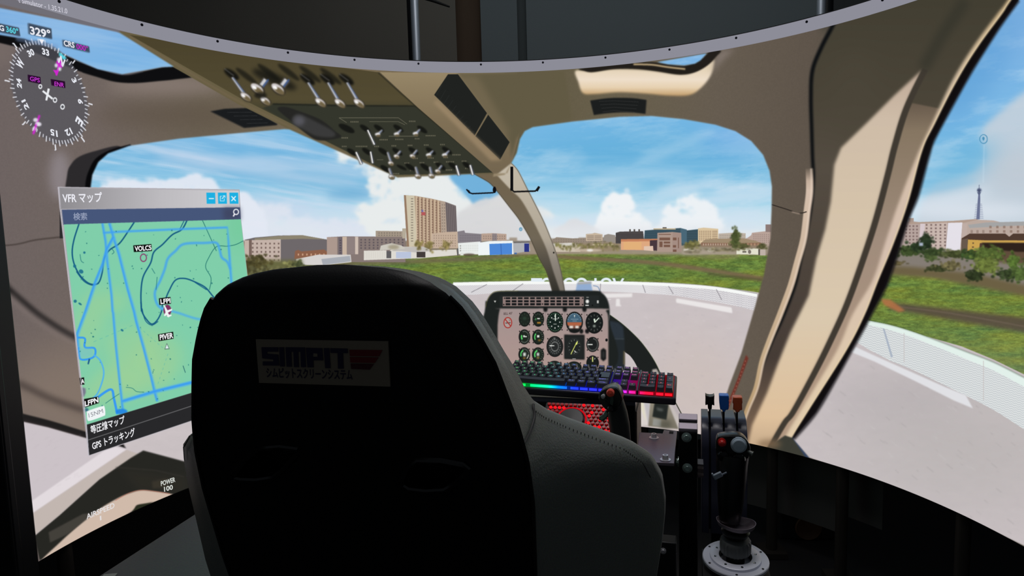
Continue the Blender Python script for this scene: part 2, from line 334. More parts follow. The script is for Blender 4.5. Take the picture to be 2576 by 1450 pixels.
    A.poly([(740, 652), (742, 632), (750, 629), (758, 633), (815, 628), (822, 633), (822, 645)], (140, 96, 74)); wins(745, 636, 820, 646, 7, 1, (220, 180, 150), .3, .5)
    A.poly([(822, 660), (822, 597), (865, 595), (1020, 596), (1020, 660)], (134, 120, 116)); A.rect(822, 597, 848, 655, (172, 152, 142)); A.rect(851, 597, 861, 645, (112, 102, 108)); A.rect(861, 596, 873, 642, (200, 180, 162)); A.rect(872, 596, 892, 640, (142, 128, 126)); A.rect(893, 596, 901, 640, (206, 190, 178))
    wins(903, 600, 1018, 628, 11, 4, (84, 76, 84), .36, .5); wins(852, 602, 860, 640, 1, 6, (70, 64, 72), .5, .4)
    A.poly([(945, 596), (945, 581), (1012, 582), (1014, 596)], (164, 150, 134)); wins(950, 584, 1010, 595, 9, 2, (106, 98, 92), .4, .5); A.rect(1012, 575, 1021, 600, (180, 170, 152))
    # the apartment tower
    A.poly([(1016, 491), (1045, 493), (1085, 500), (1120, 508), (1147, 518), (1150, 612), (1088, 618), (1084, 622), (1024, 622)], (178, 156, 132))
    A.poly([(1016, 491), (1042, 493), (1050, 620), (1024, 621)], (206, 196, 172)); A.poly([(1016, 491), (1021, 492), (1029, 621), (1024, 621)], (148, 120, 98))
    for i in range(8):
        x = 1046+i*9.2; yt = 494+.19*(x-1046); A.poly([(x, yt), (x+3.2, yt+.5), (x+4.4, 618), (x+1.2, 618)], (206, 182, 156)); A.poly([(x+5, yt+1), (x+7.5, yt+1.6), (x+8, 618), (x+5.8, 618)], (142, 110, 92), 0, .8)
        for j in range(18): yy_ = yt+6+j*6.4; A.rect(x+3.4+i*.05, yy_, x+6.2, yy_+2.6, (94, 70, 62), 0, .7)
    wins(1033, 497, 1040, 610, 1, 17, (104, 94, 84), .8, .3)
    A.poly([(1107, 505), (1120, 508), (1124, 590), (1110, 590)], (176, 158, 142)); wins(1110, 512, 1121, 588, 2, 10, (110, 96, 90), .4, .3)
    A.poly([(1120, 508), (1147, 518), (1150, 590), (1124, 588)], (122, 112, 112))
    for i in range(6): A.line([(1123+i*4.4, 511+i*1.8), (1126+i*4.4, 588)], 1.6, (84, 76, 80), 0, .8)
    A.rect(1060, 528, 1065, 536, (120, 110, 160), .4); A.rect(1060, 534, 1070, 542, (180, 90, 90), .5)
    A.poly([(1084, 625), (1086, 588), (1120, 584), (1151, 583), (1152, 625)], (196, 174, 154)); wins(1089, 590, 1148, 622, 10, 5, (134, 112, 100), .3, .45)
    A.poly([(1151, 583), (1168, 580), (1170, 586), (1211, 589), (1211, 612), (1152, 612)], (132, 126, 132)); wins(1156, 590, 1208, 608, 12, 3, (104, 98, 106), .4, .4)
    A.poly([(1211, 606), (1211, 588), (1240, 587), (1274, 589), (1274, 606)], (184, 160, 144)); A.rect(1238, 588, 1250, 606, (140, 130, 132)); wins(1214, 592, 1272, 603, 10, 2, (120, 104, 96), .35, .5)
    A.poly([(915, 655), (915, 631), (972, 630), (972, 640), (984, 628), (1008, 621), (1066, 621), (1084, 630), (1148, 628), (1150, 642), (1060, 650)], (222, 218, 210))
    A.poly([(984, 632), (1008, 622), (1064, 621), (1084, 632), (1050, 636), (1010, 632)], (192, 188, 184)); A.rect(996, 634, 1034, 650, (186, 196, 220)); A.rect(1048, 634, 1070, 648, (66, 60, 58)); A.rect(972, 632, 984, 650, (96, 94, 96))
    A.poly([(955, 630), (958, 618), (985, 612), (1010, 618), (1020, 626), (1000, 628)], (204, 200, 190)); A.ell(990, 622, 14, 6, (150, 140, 112), 2, .7)
    A.poly([(742, 666), (745, 652), (800, 641), (882, 641), (884, 660), (812, 668)], (214, 210, 208)); A.poly([(808, 652), (880, 644), (882, 658), (812, 667)], (168, 172, 180)); wins(914, 634, 970, 650, 10, 1, (196, 190, 180), .1, 1)
    A.poly([(1152, 612), (1208, 608), (1210, 640), (1154, 640)], (232, 236, 234)); wins(1158, 616, 1204, 634, 10, 3, (200, 206, 200), .3, .5); wins(1156, 616, 1160, 634, 1, 3, (120, 116, 112), .6, .6)
    A.poly([(1203, 643), (1203, 611), (1232, 607), (1290, 606), (1291, 640)], (238, 244, 246)); A.poly([(1231, 614), (1288, 612), (1288, 640), (1232, 642)], (78, 136, 214)); A.line([(1260, 613), (1261, 641)], 1.6, (56, 96, 170)); A.poly([(1288, 612), (1291, 612), (1292, 640), (1288, 640)], (236, 240, 244))
    A.poly([(1291, 608), (1330, 606), (1334, 632), (1292, 638)], (176, 178, 182)); A.rect(1319, 613, 1331, 634, (44, 54, 130)); A.line([(1292, 610), (1331, 609)], 4, (110, 106, 104)); A.rect(1150, 625, 1153, 643, (90, 90, 92))
    A.rect(1294, 636, 1300, 640, (70, 110, 170), 0); A.rect(1158, 636, 1166, 643, (224, 226, 222), .5); A.ell(1180, 641, 14, 3, (90, 76, 66), 1, .8)
    tg = lambda x, y, rx, ry, c=(92, 96, 54), n=26: [A.ell(x+rs.randn()*rx*.48, y+rs.randn()*ry*.42, min(rx*.3, 4.5)*rs.uniform(.5, 1.3), min(ry*.3, 3.6)*rs.uniform(.5, 1.3), tuple(np.array(c)*rs.uniform(.62, 1.2)), .6, .85, n=8) for _ in range(int(n*2.6))]
    for x, y in ((1053, 616), (1121, 616), (1080, 618)): tg(x, y, 10, 12, (150, 136, 84), 14)
    A.rect(600, 655, 760, 700, (104, 104, 66), 4); tg(640, 664, 44, 26, (82, 76, 44), 60); tg(700, 684, 90, 14, (106, 104, 70), 70); tg(735, 668, 14, 12, (134, 134, 84)); tg(752, 665, 10, 10, (84, 92, 60))
    # ---- far buildings, right half
    A.poly([(1380, 610), (1400, 597), (1440, 600), (1560, 596), (1560, 622), (1380, 622)], (150, 136, 122), .5); wins(1390, 600, 1540, 616, 24, 3, (124, 112, 104), .4, .5, al=.6)
    A.poly([(1388, 634), (1390, 613), (1442, 611), (1460, 616), (1460, 634)], (204, 192, 174)); A.poly([(1390, 613), (1440, 611), (1444, 618), (1390, 620)], (214, 210, 202)); wins(1400, 620, 1440, 632, 6, 1, (176, 164, 148), .1, 1)
    A.poly([(1474, 607), (1474, 589), (1490, 588), (1496, 586), (1516, 590), (1516, 606)], (196, 178, 156)); wins(1476, 592, 1514, 605, 2, 3, (120, 104, 94), .9, .4)
    A.poly([(1517, 606), (1520, 592), (1530, 589), (1548, 592), (1548, 612)], (150, 142, 134)); A.rect(1462, 612, 1560, 632, (150, 134, 110), 1); wins(1490, 612, 1545, 620, 6, 1, (222, 208, 182), .8, .5)
    for x in range(1400, 1560, 9): tg(x, 618+rs.uniform(-3, 6), 6, 8, (128, 122, 74), 5)
    A.ell(1480, 630, 34, 4, (196, 180, 160), 1.2, .9); A.ell(1484, 630, 8, 3, (236, 232, 226), .8)
    A.poly([(1549, 613), (1549, 586), (1560, 583), (1618, 582), (1621, 612)], (76, 72, 72)); wins(1550, 588, 1620, 610, 24, 5, (56, 52, 56), .5, .5, al=.6)
    for x in (1583, 1594, 1606): A.rect(x, 577, x+4, 583, (86, 80, 76))
    A.poly([(1620, 612), (1622, 580), (1660, 577), (1712, 574), (1728, 580), (1756, 577), (1756, 614), (1700, 620)], (62, 86, 98)); wins(1622, 582, 1728, 612, 1, 7, (44, 66, 80), 1, .3, al=.8); A.poly([(1712, 574), (1728, 578), (1728, 617), (1712, 610)], (74, 104, 120)); wins(1728, 580, 1755, 612, 1, 7, (46, 64, 72), 1, .3, al=.8)
    A.rect(1667, 572, 1677, 577, (96, 90, 84)); A.rect(1644, 575, 1700, 578, (190, 172, 140), .5)
    A.poly([(1756, 614), (1756, 575), (1770, 573), (1807, 576), (1807, 608)], (218, 196, 160)); wins(1758, 580, 1790, 606, 7, 6, (130, 104, 84), .55, .5); wins(1791, 580, 1806, 606, 1, 6, (134, 108, 88), .9, .4)
    A.poly([(1807, 604), (1808, 588), (1840, 586), (1876, 587), (1876, 604)], (188, 176, 162)); wins(1810, 590, 1874, 602, 14, 2, (150, 138, 128), .4, .5)
    A.poly([(1876, 602), (1890, 592), (1892, 586), (1926, 582), (1926, 565), (1940, 565), (1940, 620), (1890, 615)], (184, 162, 152)); wins(1894, 588, 1936, 612, 8, 5, (144, 122, 116), .45, .5); A.rect(1926, 565, 1940, 584, (140, 122, 118))
    A.poly([(1562, 629), (1562, 602), (1636, 602), (1636, 630)], (222, 168, 128)); A.poly([(1562, 602), (1654, 601), (1654, 607), (1562, 608)], (196, 128, 92)); A.rect(1569, 609, 1614, 628, (226, 176, 122)); A.poly([(1635, 605), (1654, 604), (1654, 631), (1635, 630)], (72, 56, 62)); A.poly([(1620, 620), (1643, 619), (1644, 632), (1620, 630)], (224, 196, 176))
    A.poly([(1653, 634), (1654, 586), (1692, 584), (1714, 586), (1715, 634)], (172, 150, 138)); A.rect(1692, 586, 1714, 634, (164, 140, 130))
    for q in ((1657, 589, 1688, 591), (1659, 598, 1686, 605), (1659, 608, 1667, 622), (1670, 608, 1686, 613), (1670, 616, 1686, 622), (1693, 598, 1702, 605), (1693, 617, 1701, 623), (1706, 598, 1708, 625), (1693, 628, 1702, 634)): A.rect(*q, (120, 88, 74))
    A.poly([(1762, 616), (1764, 611), (1776, 602), (1870, 600), (1900, 606), (1916, 612), (1918, 620), (1900, 624), (1764, 622)], (138, 104, 84)); A.poly([(1764, 611), (1776, 602), (1870, 600), (1900, 606), (1914, 611), (1860, 612)], (158, 138, 112)); wins(1767, 612, 1840, 619, 12, 1, (214, 190, 176), .4, .7); wins(1868, 612, 1912, 619, 5, 1, (196, 150, 120), .4, .8)
    A.rect(1716, 618, 1930, 640, (150, 140, 120), 3, .8); A.poly([(1717, 632), (1740, 624), (1790, 634), (1860, 636), (1854, 640), (1716, 640)], (170, 158, 142), 2); A.ell(1733, 629, 14, 3, (226, 220, 210), 1); A.ell(1788, 630, 8, 3, (226, 222, 210), 1)
    A.poly([(1853, 640), (1853, 625), (1908, 626), (1910, 641)], (226, 224, 206)); A.rect(1868, 632, 1878, 636, (110, 104, 96)); A.ell(1886, 634, 4, 5, (120, 112, 104)); A.rect(1912, 628, 1926, 643, (190, 176, 166)); A.rect(1908, 628, 1912, 642, (90, 84, 78))
    tg(1850, 602, 10, 26, (86, 96, 54), 70); tg(1740, 615, 18, 10, (120, 116, 70)); tg(1866, 620, 12, 8, (96, 98, 60)); tg(1918, 620, 10, 6, (90, 90, 56)); tg(1820, 628, 60, 5, (140, 130, 100)); tg(1700+40, 634, 20, 4, (150, 140, 116))
    # ---- far buildings in the side window
    A.poly([(2240, 640), (2275, 560), (2290, 556), (2320, 560), (2398, 556), (2460, 552), (2466, 640)], (182, 164, 158))
    A.rect(2286, 549, 2299, 562, (170, 150, 140)); A.poly([(2286, 560), (2398, 556), (2460, 551), (2463, 561), (2400, 561), (2290, 564)], (176, 154, 140)); A.poly([(2420, 562), (2460, 553), (2500, 555), (2520, 560), (2960, 548), (2960, 640), (2420, 640)], (186, 168, 158)); A.poly([(2436, 566), (2482, 560), (2560, 558), (2960, 552), (2960, 566), (2560, 568), (2440, 574)], (164, 164, 164))
    A.poly([(2316, 563), (2328, 563), (2324, 622), (2312, 622)], (214, 200, 204)); A.poly([(2328, 563), (2384, 560), (2378, 628), (2322, 622)], (200, 182, 174)); A.poly([(2386, 561), (2422, 560), (2416, 632), (2380, 628)], (228, 224, 232)); A.poly([(2422, 562), (2434, 562), (2430, 634), (2416, 632)], (190, 172, 164))
    wins(2326, 562, 2384, 622, 5, 7, (112, 92, 90), .38, .5); wins(2276, 565, 2312, 616, 4, 6, (120, 98, 96), .5, .5); wins(2484, 566, 2900, 588, 24, 2, (140, 116, 104), .35, .6); wins(2438, 578, 2482, 588, 3, 1, (150, 130, 120), .4, .8)
    A.poly([(2418, 640), (2420, 600), (2440, 588), (2530, 588), (2540, 596), (2550, 588), (2960, 586), (2960, 640)], (80, 60, 50)); A.poly([(2434, 632), (2436, 603), (2480, 605), (2960, 606), (2960, 612), (2466, 612), (2464, 630)], (202, 162, 82)); A.rect(2447, 610, 2451, 614, (120, 96, 60)); A.rect(2446, 620, 2451, 624, (120, 96, 60)); A.poly([(2418, 650), (2420, 603), (2436, 600), (2434, 640)], (104, 88, 76))
    A.poly([(2470, 612), (2576, 612), (2960, 616), (2960, 680), (2576, 676), (2520, 668)], (96, 76, 60)); A.poly([(2470, 611), (2960, 612), (2960, 632), (2560, 634), (2480, 626)], (46, 34, 28), 1)
    A.poly([(2230, 640), (2340, 640), (2440, 652), (2600, 668), (2960, 700), (2960, 760), (2600, 730), (2400, 700), (2220, 680)], (132, 124, 116), 3); 
    A.poly([(2225, 668), (2300, 672), (2450, 688), (2600, 722), (2960, 790), (2960, 820), (2500, 730), (2350, 700), (2220, 690)], (108, 96, 68), 4)
    for x, y, rx, ry, c, n in ((2290, 630, 30, 14, (64, 80, 44), 60), (2330, 608, 16, 20, (42, 56, 38), 60), (2310, 624, 18, 12, (46, 62, 40), 40), (2345, 636, 26, 12, (58, 74, 42), 50), (2400, 640, 30, 10, (76, 84, 48), 50), (2440, 642, 20, 14, (60, 82, 44), 40), (2490, 640, 40, 20, (92, 112, 54), 110), (2480, 668, 30, 22, (110, 124, 60), 90), (2550, 660, 14, 22, (90, 116, 52), 50), (2640, 660, 60, 24, (80, 100, 50), 90), (2760, 670, 60, 24, (80, 100, 50), 90), (2345, 650, 14, 8, (80, 96, 54), 20), (2250, 662, 24, 6, (108, 98, 66), 40), (2360, 676, 30, 9, (70, 76, 46), 50), (2390, 668, 24, 12, (120, 112, 76), 40), (2450, 694, 24, 12, (50, 60, 36), 50), (2540, 690, 30, 14, (60, 74, 44), 60), (2570, 690, 24, 22, (88, 110, 56), 50), (2250, 640, 14, 8, (60, 72, 40), 30), (2830, 700, 80, 30, (70, 90, 46), 90)): tg(x, y, rx, ry, c, n)
    A.rect(2313, 611, 2323, 619, (170, 180, 200), .6)
    # tower mast
    A.poly([(2463, 478), (2466, 478), (2467, 500), (2465.5, 552), (2457, 552), (2461, 500)], (104, 112, 144), .5); A.ell(2464, 479, 5.5, 5, (70, 80, 110), .6); A.line([(2464, 465), (2464.5, 478)], 1.3, (90, 100, 130)); A.poly([(2459, 484), (2469, 484), (2466, 490), (2462, 490)], (90, 100, 130))
    for j in range(9): A.line([(2455-j*.5, 514+j*4.4), (2471+j*.5, 514+j*4.4)], 1.4, (120, 128, 156), .4, .8)
    A.line([(2476, 364), (2474, 460)], 1.6, (206, 226, 240), .6, .6)
    def pin(x, y, r):
        t = np.linspace(0, 6.283, 30); A.poly([(x+r*np.cos(a), y+r*1.15*np.sin(a)) for a in t]+[(x+(r-2)*np.cos(a), y+(r*1.15-2)*np.sin(a)) for a in t[::-1]], (70, 140, 180), .4, .9)
        A.ell(x, y-r*.15, r*.28, r*.4, (70, 140, 180), .4, .9); A.poly([(x-r*.2, y), (x+r*.2, y), (x, y+r*.5)], (70, 140, 180), .3, .9)
    pin(2475, 350, 10.5); pin(1310, 577, 4.2)
    return A
def paint_cockpit(A):
    Z = Zc
    W1 = [(228, 470), (232, 440), (247, 408), (272, 386), (325, 367), (450, 349), (600, 335), (715, 325), (728, 326), (1000, 447), (1193, 438), (1230, 459), (1249, 479), (1282, 521), (1305, 551), (1333, 598), (1356, 649), (1375, 684), (1389, 731), (1400, 900), (1380, 1080), (480, 1240), (330, 1152), (300, 1100), (260, 900), (235, 600)]
    W2 = [(1286, 411), (1300, 385), (1308, 350), (1320, 330), (1340, 320), (1440, 306), (1560, 294), (1640, 292), (1720, 300), (1800, 314), (1850, 330), (1890, 355), (1920, 390), (1936, 430), (1942, 470), (1941, 530), (1938, 600), (1922, 690), (1900, 770), (1865, 890), (1835, 970), (1815, 1030), (1790, 1110), (1390, 1110), (1400, 760), (1420, 731), (1412, 687), (1401, 645), (1389, 610), (1370, 563), (1352, 526), (1328, 479), (1303, 430)]
    W3 = [(2575, -20), (2563, 0), (2514, 68), (2447, 174), (2392, 272), (2349, 353), (2335, 396), (2309, 492), (2286, 548), (2256, 643), (2230, 718), (2184, 805), (2139, 887), (2106, 947), (2053, 1038), (1996, 1105), (2036, 1152), (2120, 1182), (2420, 1298), (2960, 1560), (2960, -340), (2820, -340), (2660, -150)]
    W4 = [(-170, 30), (-60, 10), (0, 20), (293, 78), (437, 168), (408, 169), (353, 179), (307, 187), (245, 174), (174, 143), (120, 118), (60, 98), (0, 88), (-170, 60)]
    W5 = Z(1300, 0, 700, [(1300, 575), (1760, 494), (1700, 560), (1650, 590), (1550, 606), (1400, 596)])
    W6 = [(54, 1061), (120, 1076), (215, 1103), (300, 1124), (355, 1142), (330, 1152), (250, 1207), (150, 1297), (86, 1350)]
    WM = np.zeros((CH, CW), np.float32)
    for w in (W1, W2, W3, W4, W5, W6):
        m = mask(w); WM[m[0]:m[1], m[2]:m[3]] = np.maximum(WM[m[0]:m[1], m[2]:m[3]], m[4])
    WM = blur(WM, .7)
    # ---- the cabin lining
    B = Cv((108, 98, 82)); gx = grad([(-170, (108, 98, 98)), (250, (112, 101, 96)), (500, (106, 96, 82)), (1000, (120, 106, 82)), (1300, (98, 90, 68)), (1560, (104, 95, 76)), (1800, (102, 92, 80)), (2040, (94, 84, 74)), (2300, (74, 70, 58)), (2960, (70, 66, 54))], 'x')
    B.a[:] = gx(0, CH, 0, CW)
    wv = noise(3, 3, 41, 2); B.a *= (1+(wv[..., None]-.5)*.05)
    K = (14, 14, 16); DK = (30, 30, 30)
    # left side: door lining
    B.ell(250, 1000, 260, 140, (136, 120, 108), 60, .8); B.ell(420, 215, 150, 26, (140, 126, 120), 18, .8); B.ell(430, 290, 200, 30, (92, 80, 68), 24, .6)
    B.ell(-20, 130, 60, 40, (120, 108, 104), 16, .7)
    B.line(spl([(-170, 620), (13, 618), (90, 604), (160, 596)], False), 2.4, (58, 50, 46), .6)
    B.line(spl([(-170, 640), (-20, 690), (22, 728), (60, 762), (110, 802), (190, 850), (300, 890)], False), 14, (30, 28, 28), 4)
    B.line(spl([(22, 742), (80, 792), (150, 838), (200, 862)], False), 20, (140, 126, 122), 6, .35)
    B.line(spl([(40, 962), (70, 976), (130, 1005), (215, 1034)], False), 16, (76, 66, 62), 7, .9); B.line(spl([(40, 985), (100, 1010), (215, 1055)], False), 10, (120, 106, 96), 6, .5)
    B.line(spl([(385, 1102), (430, 1112), (470, 1124)], False), 7, (64, 56, 52), 3, .7)
    B.poly(spl([(20, 1030), (60, 1042), (130, 1060), (220, 1088), (300, 1110), (370, 1128), (470, 1156), (470, 1180), (360, 1148), (300, 1126), (220, 1108), (130, 1082), (50, 1062), (20, 1052)]), (32, 30, 30), 1.5)
    # windscreen frame on the left
    B.ell(150, 440, 26, 60, (150, 142, 148), 12, .7)
    B.poly(spl([(168, 520), (169, 440), (180, 412), (200, 394), (240, 380), (300, 368), (300, 400), (262, 420), (250, 470), (246, 520)]), (44, 42, 44), 1)
    B.line(spl([(220, 520), (222, 462), (230, 432), (246, 404), (280, 384), (330, 370)], False), 14, (8, 8, 10), .8)
    B.poly([(150, 520), (240, 520), (250, 600), (150, 600)], (44, 42, 44))
    # roof window frame, left
    B.poly(spl([(-170, 40), (-20, 78), (20, 84), (60, 94), (120, 118), (174, 145), (245, 172), (310, 188), (360, 180), (420, 168), (500, 165), (500, 190), (440, 200), (400, 204), (340, 209), (290, 206), (245, 194), (200, 180), (150, 160), (80, 130), (40, 118), (-20, 104), (-170, 76)]), K, 1.6)
    B.line(spl([(190, 150), (250, 172), (310, 188), (360, 180)], False), 3, (80, 80, 90), 1.5, .6)
    # placard left of the console
    B.poly(Z(0, 0, 700, [(1945, 1032), (2080, 1008), (2300, 1000), (2570, 1150), (2560, 1160), (2260, 1186)]), (26, 28, 30), .8)
    for j in range(4): B.line(Z(0, 0, 700, [(2100+j*60, 1042+j*34), (2330+j*50, 1040+j*33)]), 1.2, (58, 60, 62), .5, .7)
    # ---- overhead console
    B.poly([(293, 78), (340, 85), (460, 106), (620, 138), (952, 182), (1010, 236), (1240, 437), (1190, 438), (985, 447), (800, 359), (728, 326), (600, 263), (437, 170)], (104, 94, 68))
    B.poly([(325, 88), (460, 108), (620, 140), (952, 182), (1012, 236), (1242, 434), (1190, 436), (990, 440), (800, 345), (600, 245), (430, 148)], grad([(90, (74, 66, 44)), (250, (82, 74, 50)), (300, (58, 58, 44))]))
    B.poly([(690, 262), (1046, 268), (1080, 300), (1240, 434), (1190, 436), (990, 440), (800, 345), (660, 272)], (52, 54, 44), 1)
    B.line([(685, 262), (860, 266), (1046, 267), (1242, 434)], 3, (28, 30, 26), .7); B.line([(952, 183), (1010, 236), (1052, 272), (1245, 434)], 3, (44, 42, 32), .7)
    B.line(spl([(325, 92), (430, 155), (600, 255), (800, 352), (990, 445)], False), 5, (112, 98, 74), 1, .8)
    B.poly([(956, 182), (1300, 184), (1340, 300), (1310, 325), (1290, 400), (1276, 436), (1242, 437), (1050, 270)], grad([(180, (150, 134, 104)), (300, (128, 112, 86)), (430, (116, 102, 80))]))
    B.poly([(1150, 184), (1420, 178), (1440, 300), (1325, 322), (1300, 350), (1285, 400), (1283, 358), (1225, 285)], (98, 90, 68), 3)
    B.poly([(1130, 190), (1200, 190), (1280, 330), (1260, 410)], (116, 104, 80), 8, .8)
    B.poly([(1127, 187), (1152, 187), (1225, 285), (1194, 341), (1092, 239)], (32, 34, 32), .5); B.poly([(1228, 289), (1282, 358), (1258, 402), (1196, 343)], (32, 34, 32), .5)
    for i in range(10): B.line([(1112+i*9, 214+i*13), (1098+i*9.5, 240+i*10.5)], 1, (46, 50, 50), .4, .7)
    B.poly([(1100, 252), (1090, 258), (1235, 405), (1262, 404)], (160, 138, 108), 3, .7)
    for x, y in ((600, 170), (655, 160), (706, 160), (760, 165), (812, 170)): B.ell(x+20, y+22, 34, 7, (22, 22, 18), 2, .7, rot=.65)
    CH_ = lambda x0, y0, x1, y1, w, w2: (B.line([(x0, y0), (x1, y1)], w, (70, 66, 60), .6, 1, w2), B.line([(x0-w*.12, y0), (x1-w*.12, y1)], w*.45, (206, 206, 210), .6, 1, w2*.45), B.line([(x0+w*.25, y0), (x1+w*.25, y1)], w*.2, (70, 100, 160), .6, .9, w2*.2))
    def ball(x, y, rx, ry, rot=.6):
        B.ell(x, y, rx, ry, (60, 54, 42), .8, 1, rot); B.ell(x-rx*.1, y-ry*.2, rx*.85, ry*.7, (206, 200, 200), 1, 1, rot); B.ell(x+rx*.1, y+ry*.3, rx*.7, ry*.5, (112, 98, 70), 1, 1, rot); B.ell(x-rx*.4, y-ry*.35, rx*.3, ry*.3, (250, 250, 250), .8, 1, rot)
    for x0, y0, x1, y1 in ((584, 195, 614, 236), (775, 208, 802, 250), (825, 208, 851, 252), (873, 208, 899, 252)):
        B.ell(x0-2, y0-8, 22, 9, (16, 16, 14), 2, .9, .6); B.line([(x0-20, y0-22), (x0+4, y0-4)], 2, (150, 150, 150), 1, .5); CH_(x0, y0, x1, y1, 7, 12); ball(x1+5, y1+9, 17, 10)
    B.ell(690, 200, 60, 14, (22, 22, 18), 6, .8, .4)
    for x, y in ((648, 222), (700, 222)): CH_(x+22, y-22, x+4, y+2, 20, 18); ball(x, y+3, 21, 13)
    ball(668, 255, 16, 10); B.ell(655, 240, 16, 8, (20, 20, 18), 2, .7)
    zz = lambda *p: Z(600, 250, 700, p)
    B.poly(spl(zz((360, 90), (430, 70), (560, 110), (760, 190), (900, 300), (950, 345), (880, 370), (740, 380), (640, 330), (470, 190))), (38, 38, 36), 1.2); B.poly(spl(zz((500, 170), (560, 140), (700, 200), (880, 300), (870, 350), (720, 340), (620, 290), (510, 230))), (58, 58, 58), 2); B.ell(*zz((560, 200))[0], 14, 12, (92, 92, 100), 5, .8)
    for q in (((1000, 270), 22, 8), ((1510, 632), 14, 4)): B.ell(*zz(q[0])[0], q[1], q[2], (24, 25, 22), 1, 1, .45)
    lt = (128, 124, 104)
    for q in (((930, 172), (1290, 172)), ((1290, 172), (1480, 172), (1560, 230)), ((1210, 208), (1480, 208), (1540, 236)), ((930, 172), (1000, 216)), ((1390, 342), (1660, 342)), ((1280, 560), (1340, 560))): B.line(zz(*q), 1.2, lt, .4, .8)
    for x, y, n in ((1075, 210, 5), (1610, 205, 4), (985, 358, 4), (1345, 375, 5), (1490, 372, 5), (1655, 366, 3), (1780, 338, 6), (980, 437, 3), (1140, 437, 7), (1280, 437, 3), (1440, 432, 3), (1590, 428, 3), (1740, 424, 3), (1890, 420, 3), (1560, 592, 3), (1700, 588, 3), (1830, 584, 3), (1960, 580, 5), (2090, 574, 3), (1460, 690, 4), (2020, 515, 5), (1640, 548, 3), (1780, 545, 4), (1920, 540, 3), (1610, 660, 3), (1950, 655, 4), (2130, 640, 4)):
        for i in range(n): B.rect(*zz((x-n*8+i*16, y-7))[0], *zz((x-n*8+i*16+11, y+6))[0], (112, 108, 90), .4, .8)
    for x, y in ((1170, 250), (1300, 250), (1480, 250), (1700, 260), (1050, 470), (1190, 465), (1340, 465), (1470, 465), (1620, 460), (1780, 460), (1930, 455), (1360, 625), (1590, 610), (1730, 610), (1870, 600), (1990, 600), (2120, 595)): B.ell(*zz((x, y+20))[0], 15, 6, (20, 21, 18), 1.4, .9, .6)
    for a, b in (((1195, 285), (1258, 420)), ((1088, 490), (1138, 600)), ((1222, 485), (1242, 592)), ((2015, 615), (2042, 705)), ((2145, 610), (2170, 700))): p, q = zz(a, b); CH_(*p, *q, 5, 8); B.line([p, q], 2.6, (232, 230, 226), .5)
    for a in ((1290, 325), (1465, 322), (1640, 318), (1762, 516), (1910, 516)): x, y = zz(a)[0]; CH_(x+11, y-11, x-1, y+1, 4, 11); B.ell(x-1, y, 6.5, 4, (228, 226, 228), .8); B.ell(x+1, y+4, 6, 3, (98, 86, 62), .8)
    for a, b in (((1380, 490), (1412, 585)), ((1395, 640), (1418, 710)), ((1640, 628), (1662, 704)), ((1772, 628), (1788, 700)), ((1500, 478), (1464, 522)), ((1652, 470), (1612, 520)), ((1882, 612), (1846, 660))): p, q = zz(a, b); CH_(*p, *q, 6, 8); ball(q[0], q[1]+3, 8, 6, .3)
    # ---- roof on the right: sunlit patch under the small roof window
    z = lambda *p: Z(1300, 0, 700, p)
    B.poly(spl(z((545, 655), (700, 665), (900, 640), (1200, 650), (1500, 690), (1650, 665), (1800, 575), (1832, 560), (1800, 690), (1715, 805), (1600, 880), (1400, 885), (1200, 868), (950, 855), (720, 872), (612, 862), (570, 760))), grad([(170, (226, 208, 180)), (200, (238, 222, 202)), (220, (230, 208, 176)), (240, (196, 160, 112))]), 2)
    B.poly(z((1800, 690), (1850, 520), (1900, 470), (2020, 450), (1900, 560)), (140, 128, 122), 8, .8)
    B.poly(spl(z((575, 640), (620, 655), (700, 668), (900, 640), (1100, 638), (1300, 660), (1500, 690), (1640, 672), (1760, 610), (1850, 520), (1890, 470), (1800, 470), (1720, 540), (1640, 585), (1540, 612), (1400, 596), (1240, 575), (1000, 590), (700, 620))), (34, 30, 26), .8)
    B.line(spl(z((1080, 596), (1250, 600), (1400, 622), (1560, 640)), False), 4, (196, 172, 132), .8)
    B.poly(spl(z((680, 932), (820, 912), (940, 906), (1080, 910), (1202, 926)), False)+spl(z((1192, 1056), (1080, 1044), (950, 1042), (820, 1052), (714, 1067)), False), (28, 30, 30), .7)
    for j in range(4): B.line(z((760+j*12, 940+j*32), (900, 934+j*30), (1130-j*10, 945+j*32)), 1.1, (66, 66, 66), .5, .6)
    B.line(spl([(1440, 312), (1560, 298), (1640, 296), (1720, 304), (1800, 319)], False), 5, (130, 116, 100), 3, .6)
    # ---- right-hand pillar and door frame
    S1 = [(2100, 50), (2093, 68), (2066, 120), (2044, 177), (2040, 245), (2042, 326), (2044, 394), (2046, 450), (2039, 529), (2028, 590), (2013, 660), (2000, 720), (1970, 799), (1942, 860), (1914, 930), (1898, 985), (1872, 1045), (1850, 1110)]
    C1 = [(2322, 174), (2275, 272), (2246, 365), (2228, 438), (2197, 555), (2163, 660), (2125, 765), (2086, 852), (2046, 933), (1990, 1036), (1968, 1064), (1934, 1122), (1925, 1140)]
    D1 = [(2640, -150), (2536, 0), (2509, 35), (2447, 117), (2392, 204), (2338, 313), (2303, 385), (2253, 508), (2218, 613), (2188, 705), (2137, 793), (2097, 886), (2006, 1038), (1975, 1090), (1955, 1140)]
    D2 = [(2650, -150), (2545, 0), (2522, 35), (2462, 117), (2408, 204), (2352, 313), (2321, 380), (2286, 508), (2249, 613), (2211, 705), (2176, 793), (2128, 886), (2032, 1038), (1993, 1104), (1990, 1140)]
    S1s, C1s, D1s, D2s = (spl(q, False) for q in (S1, C1, D1, D2))
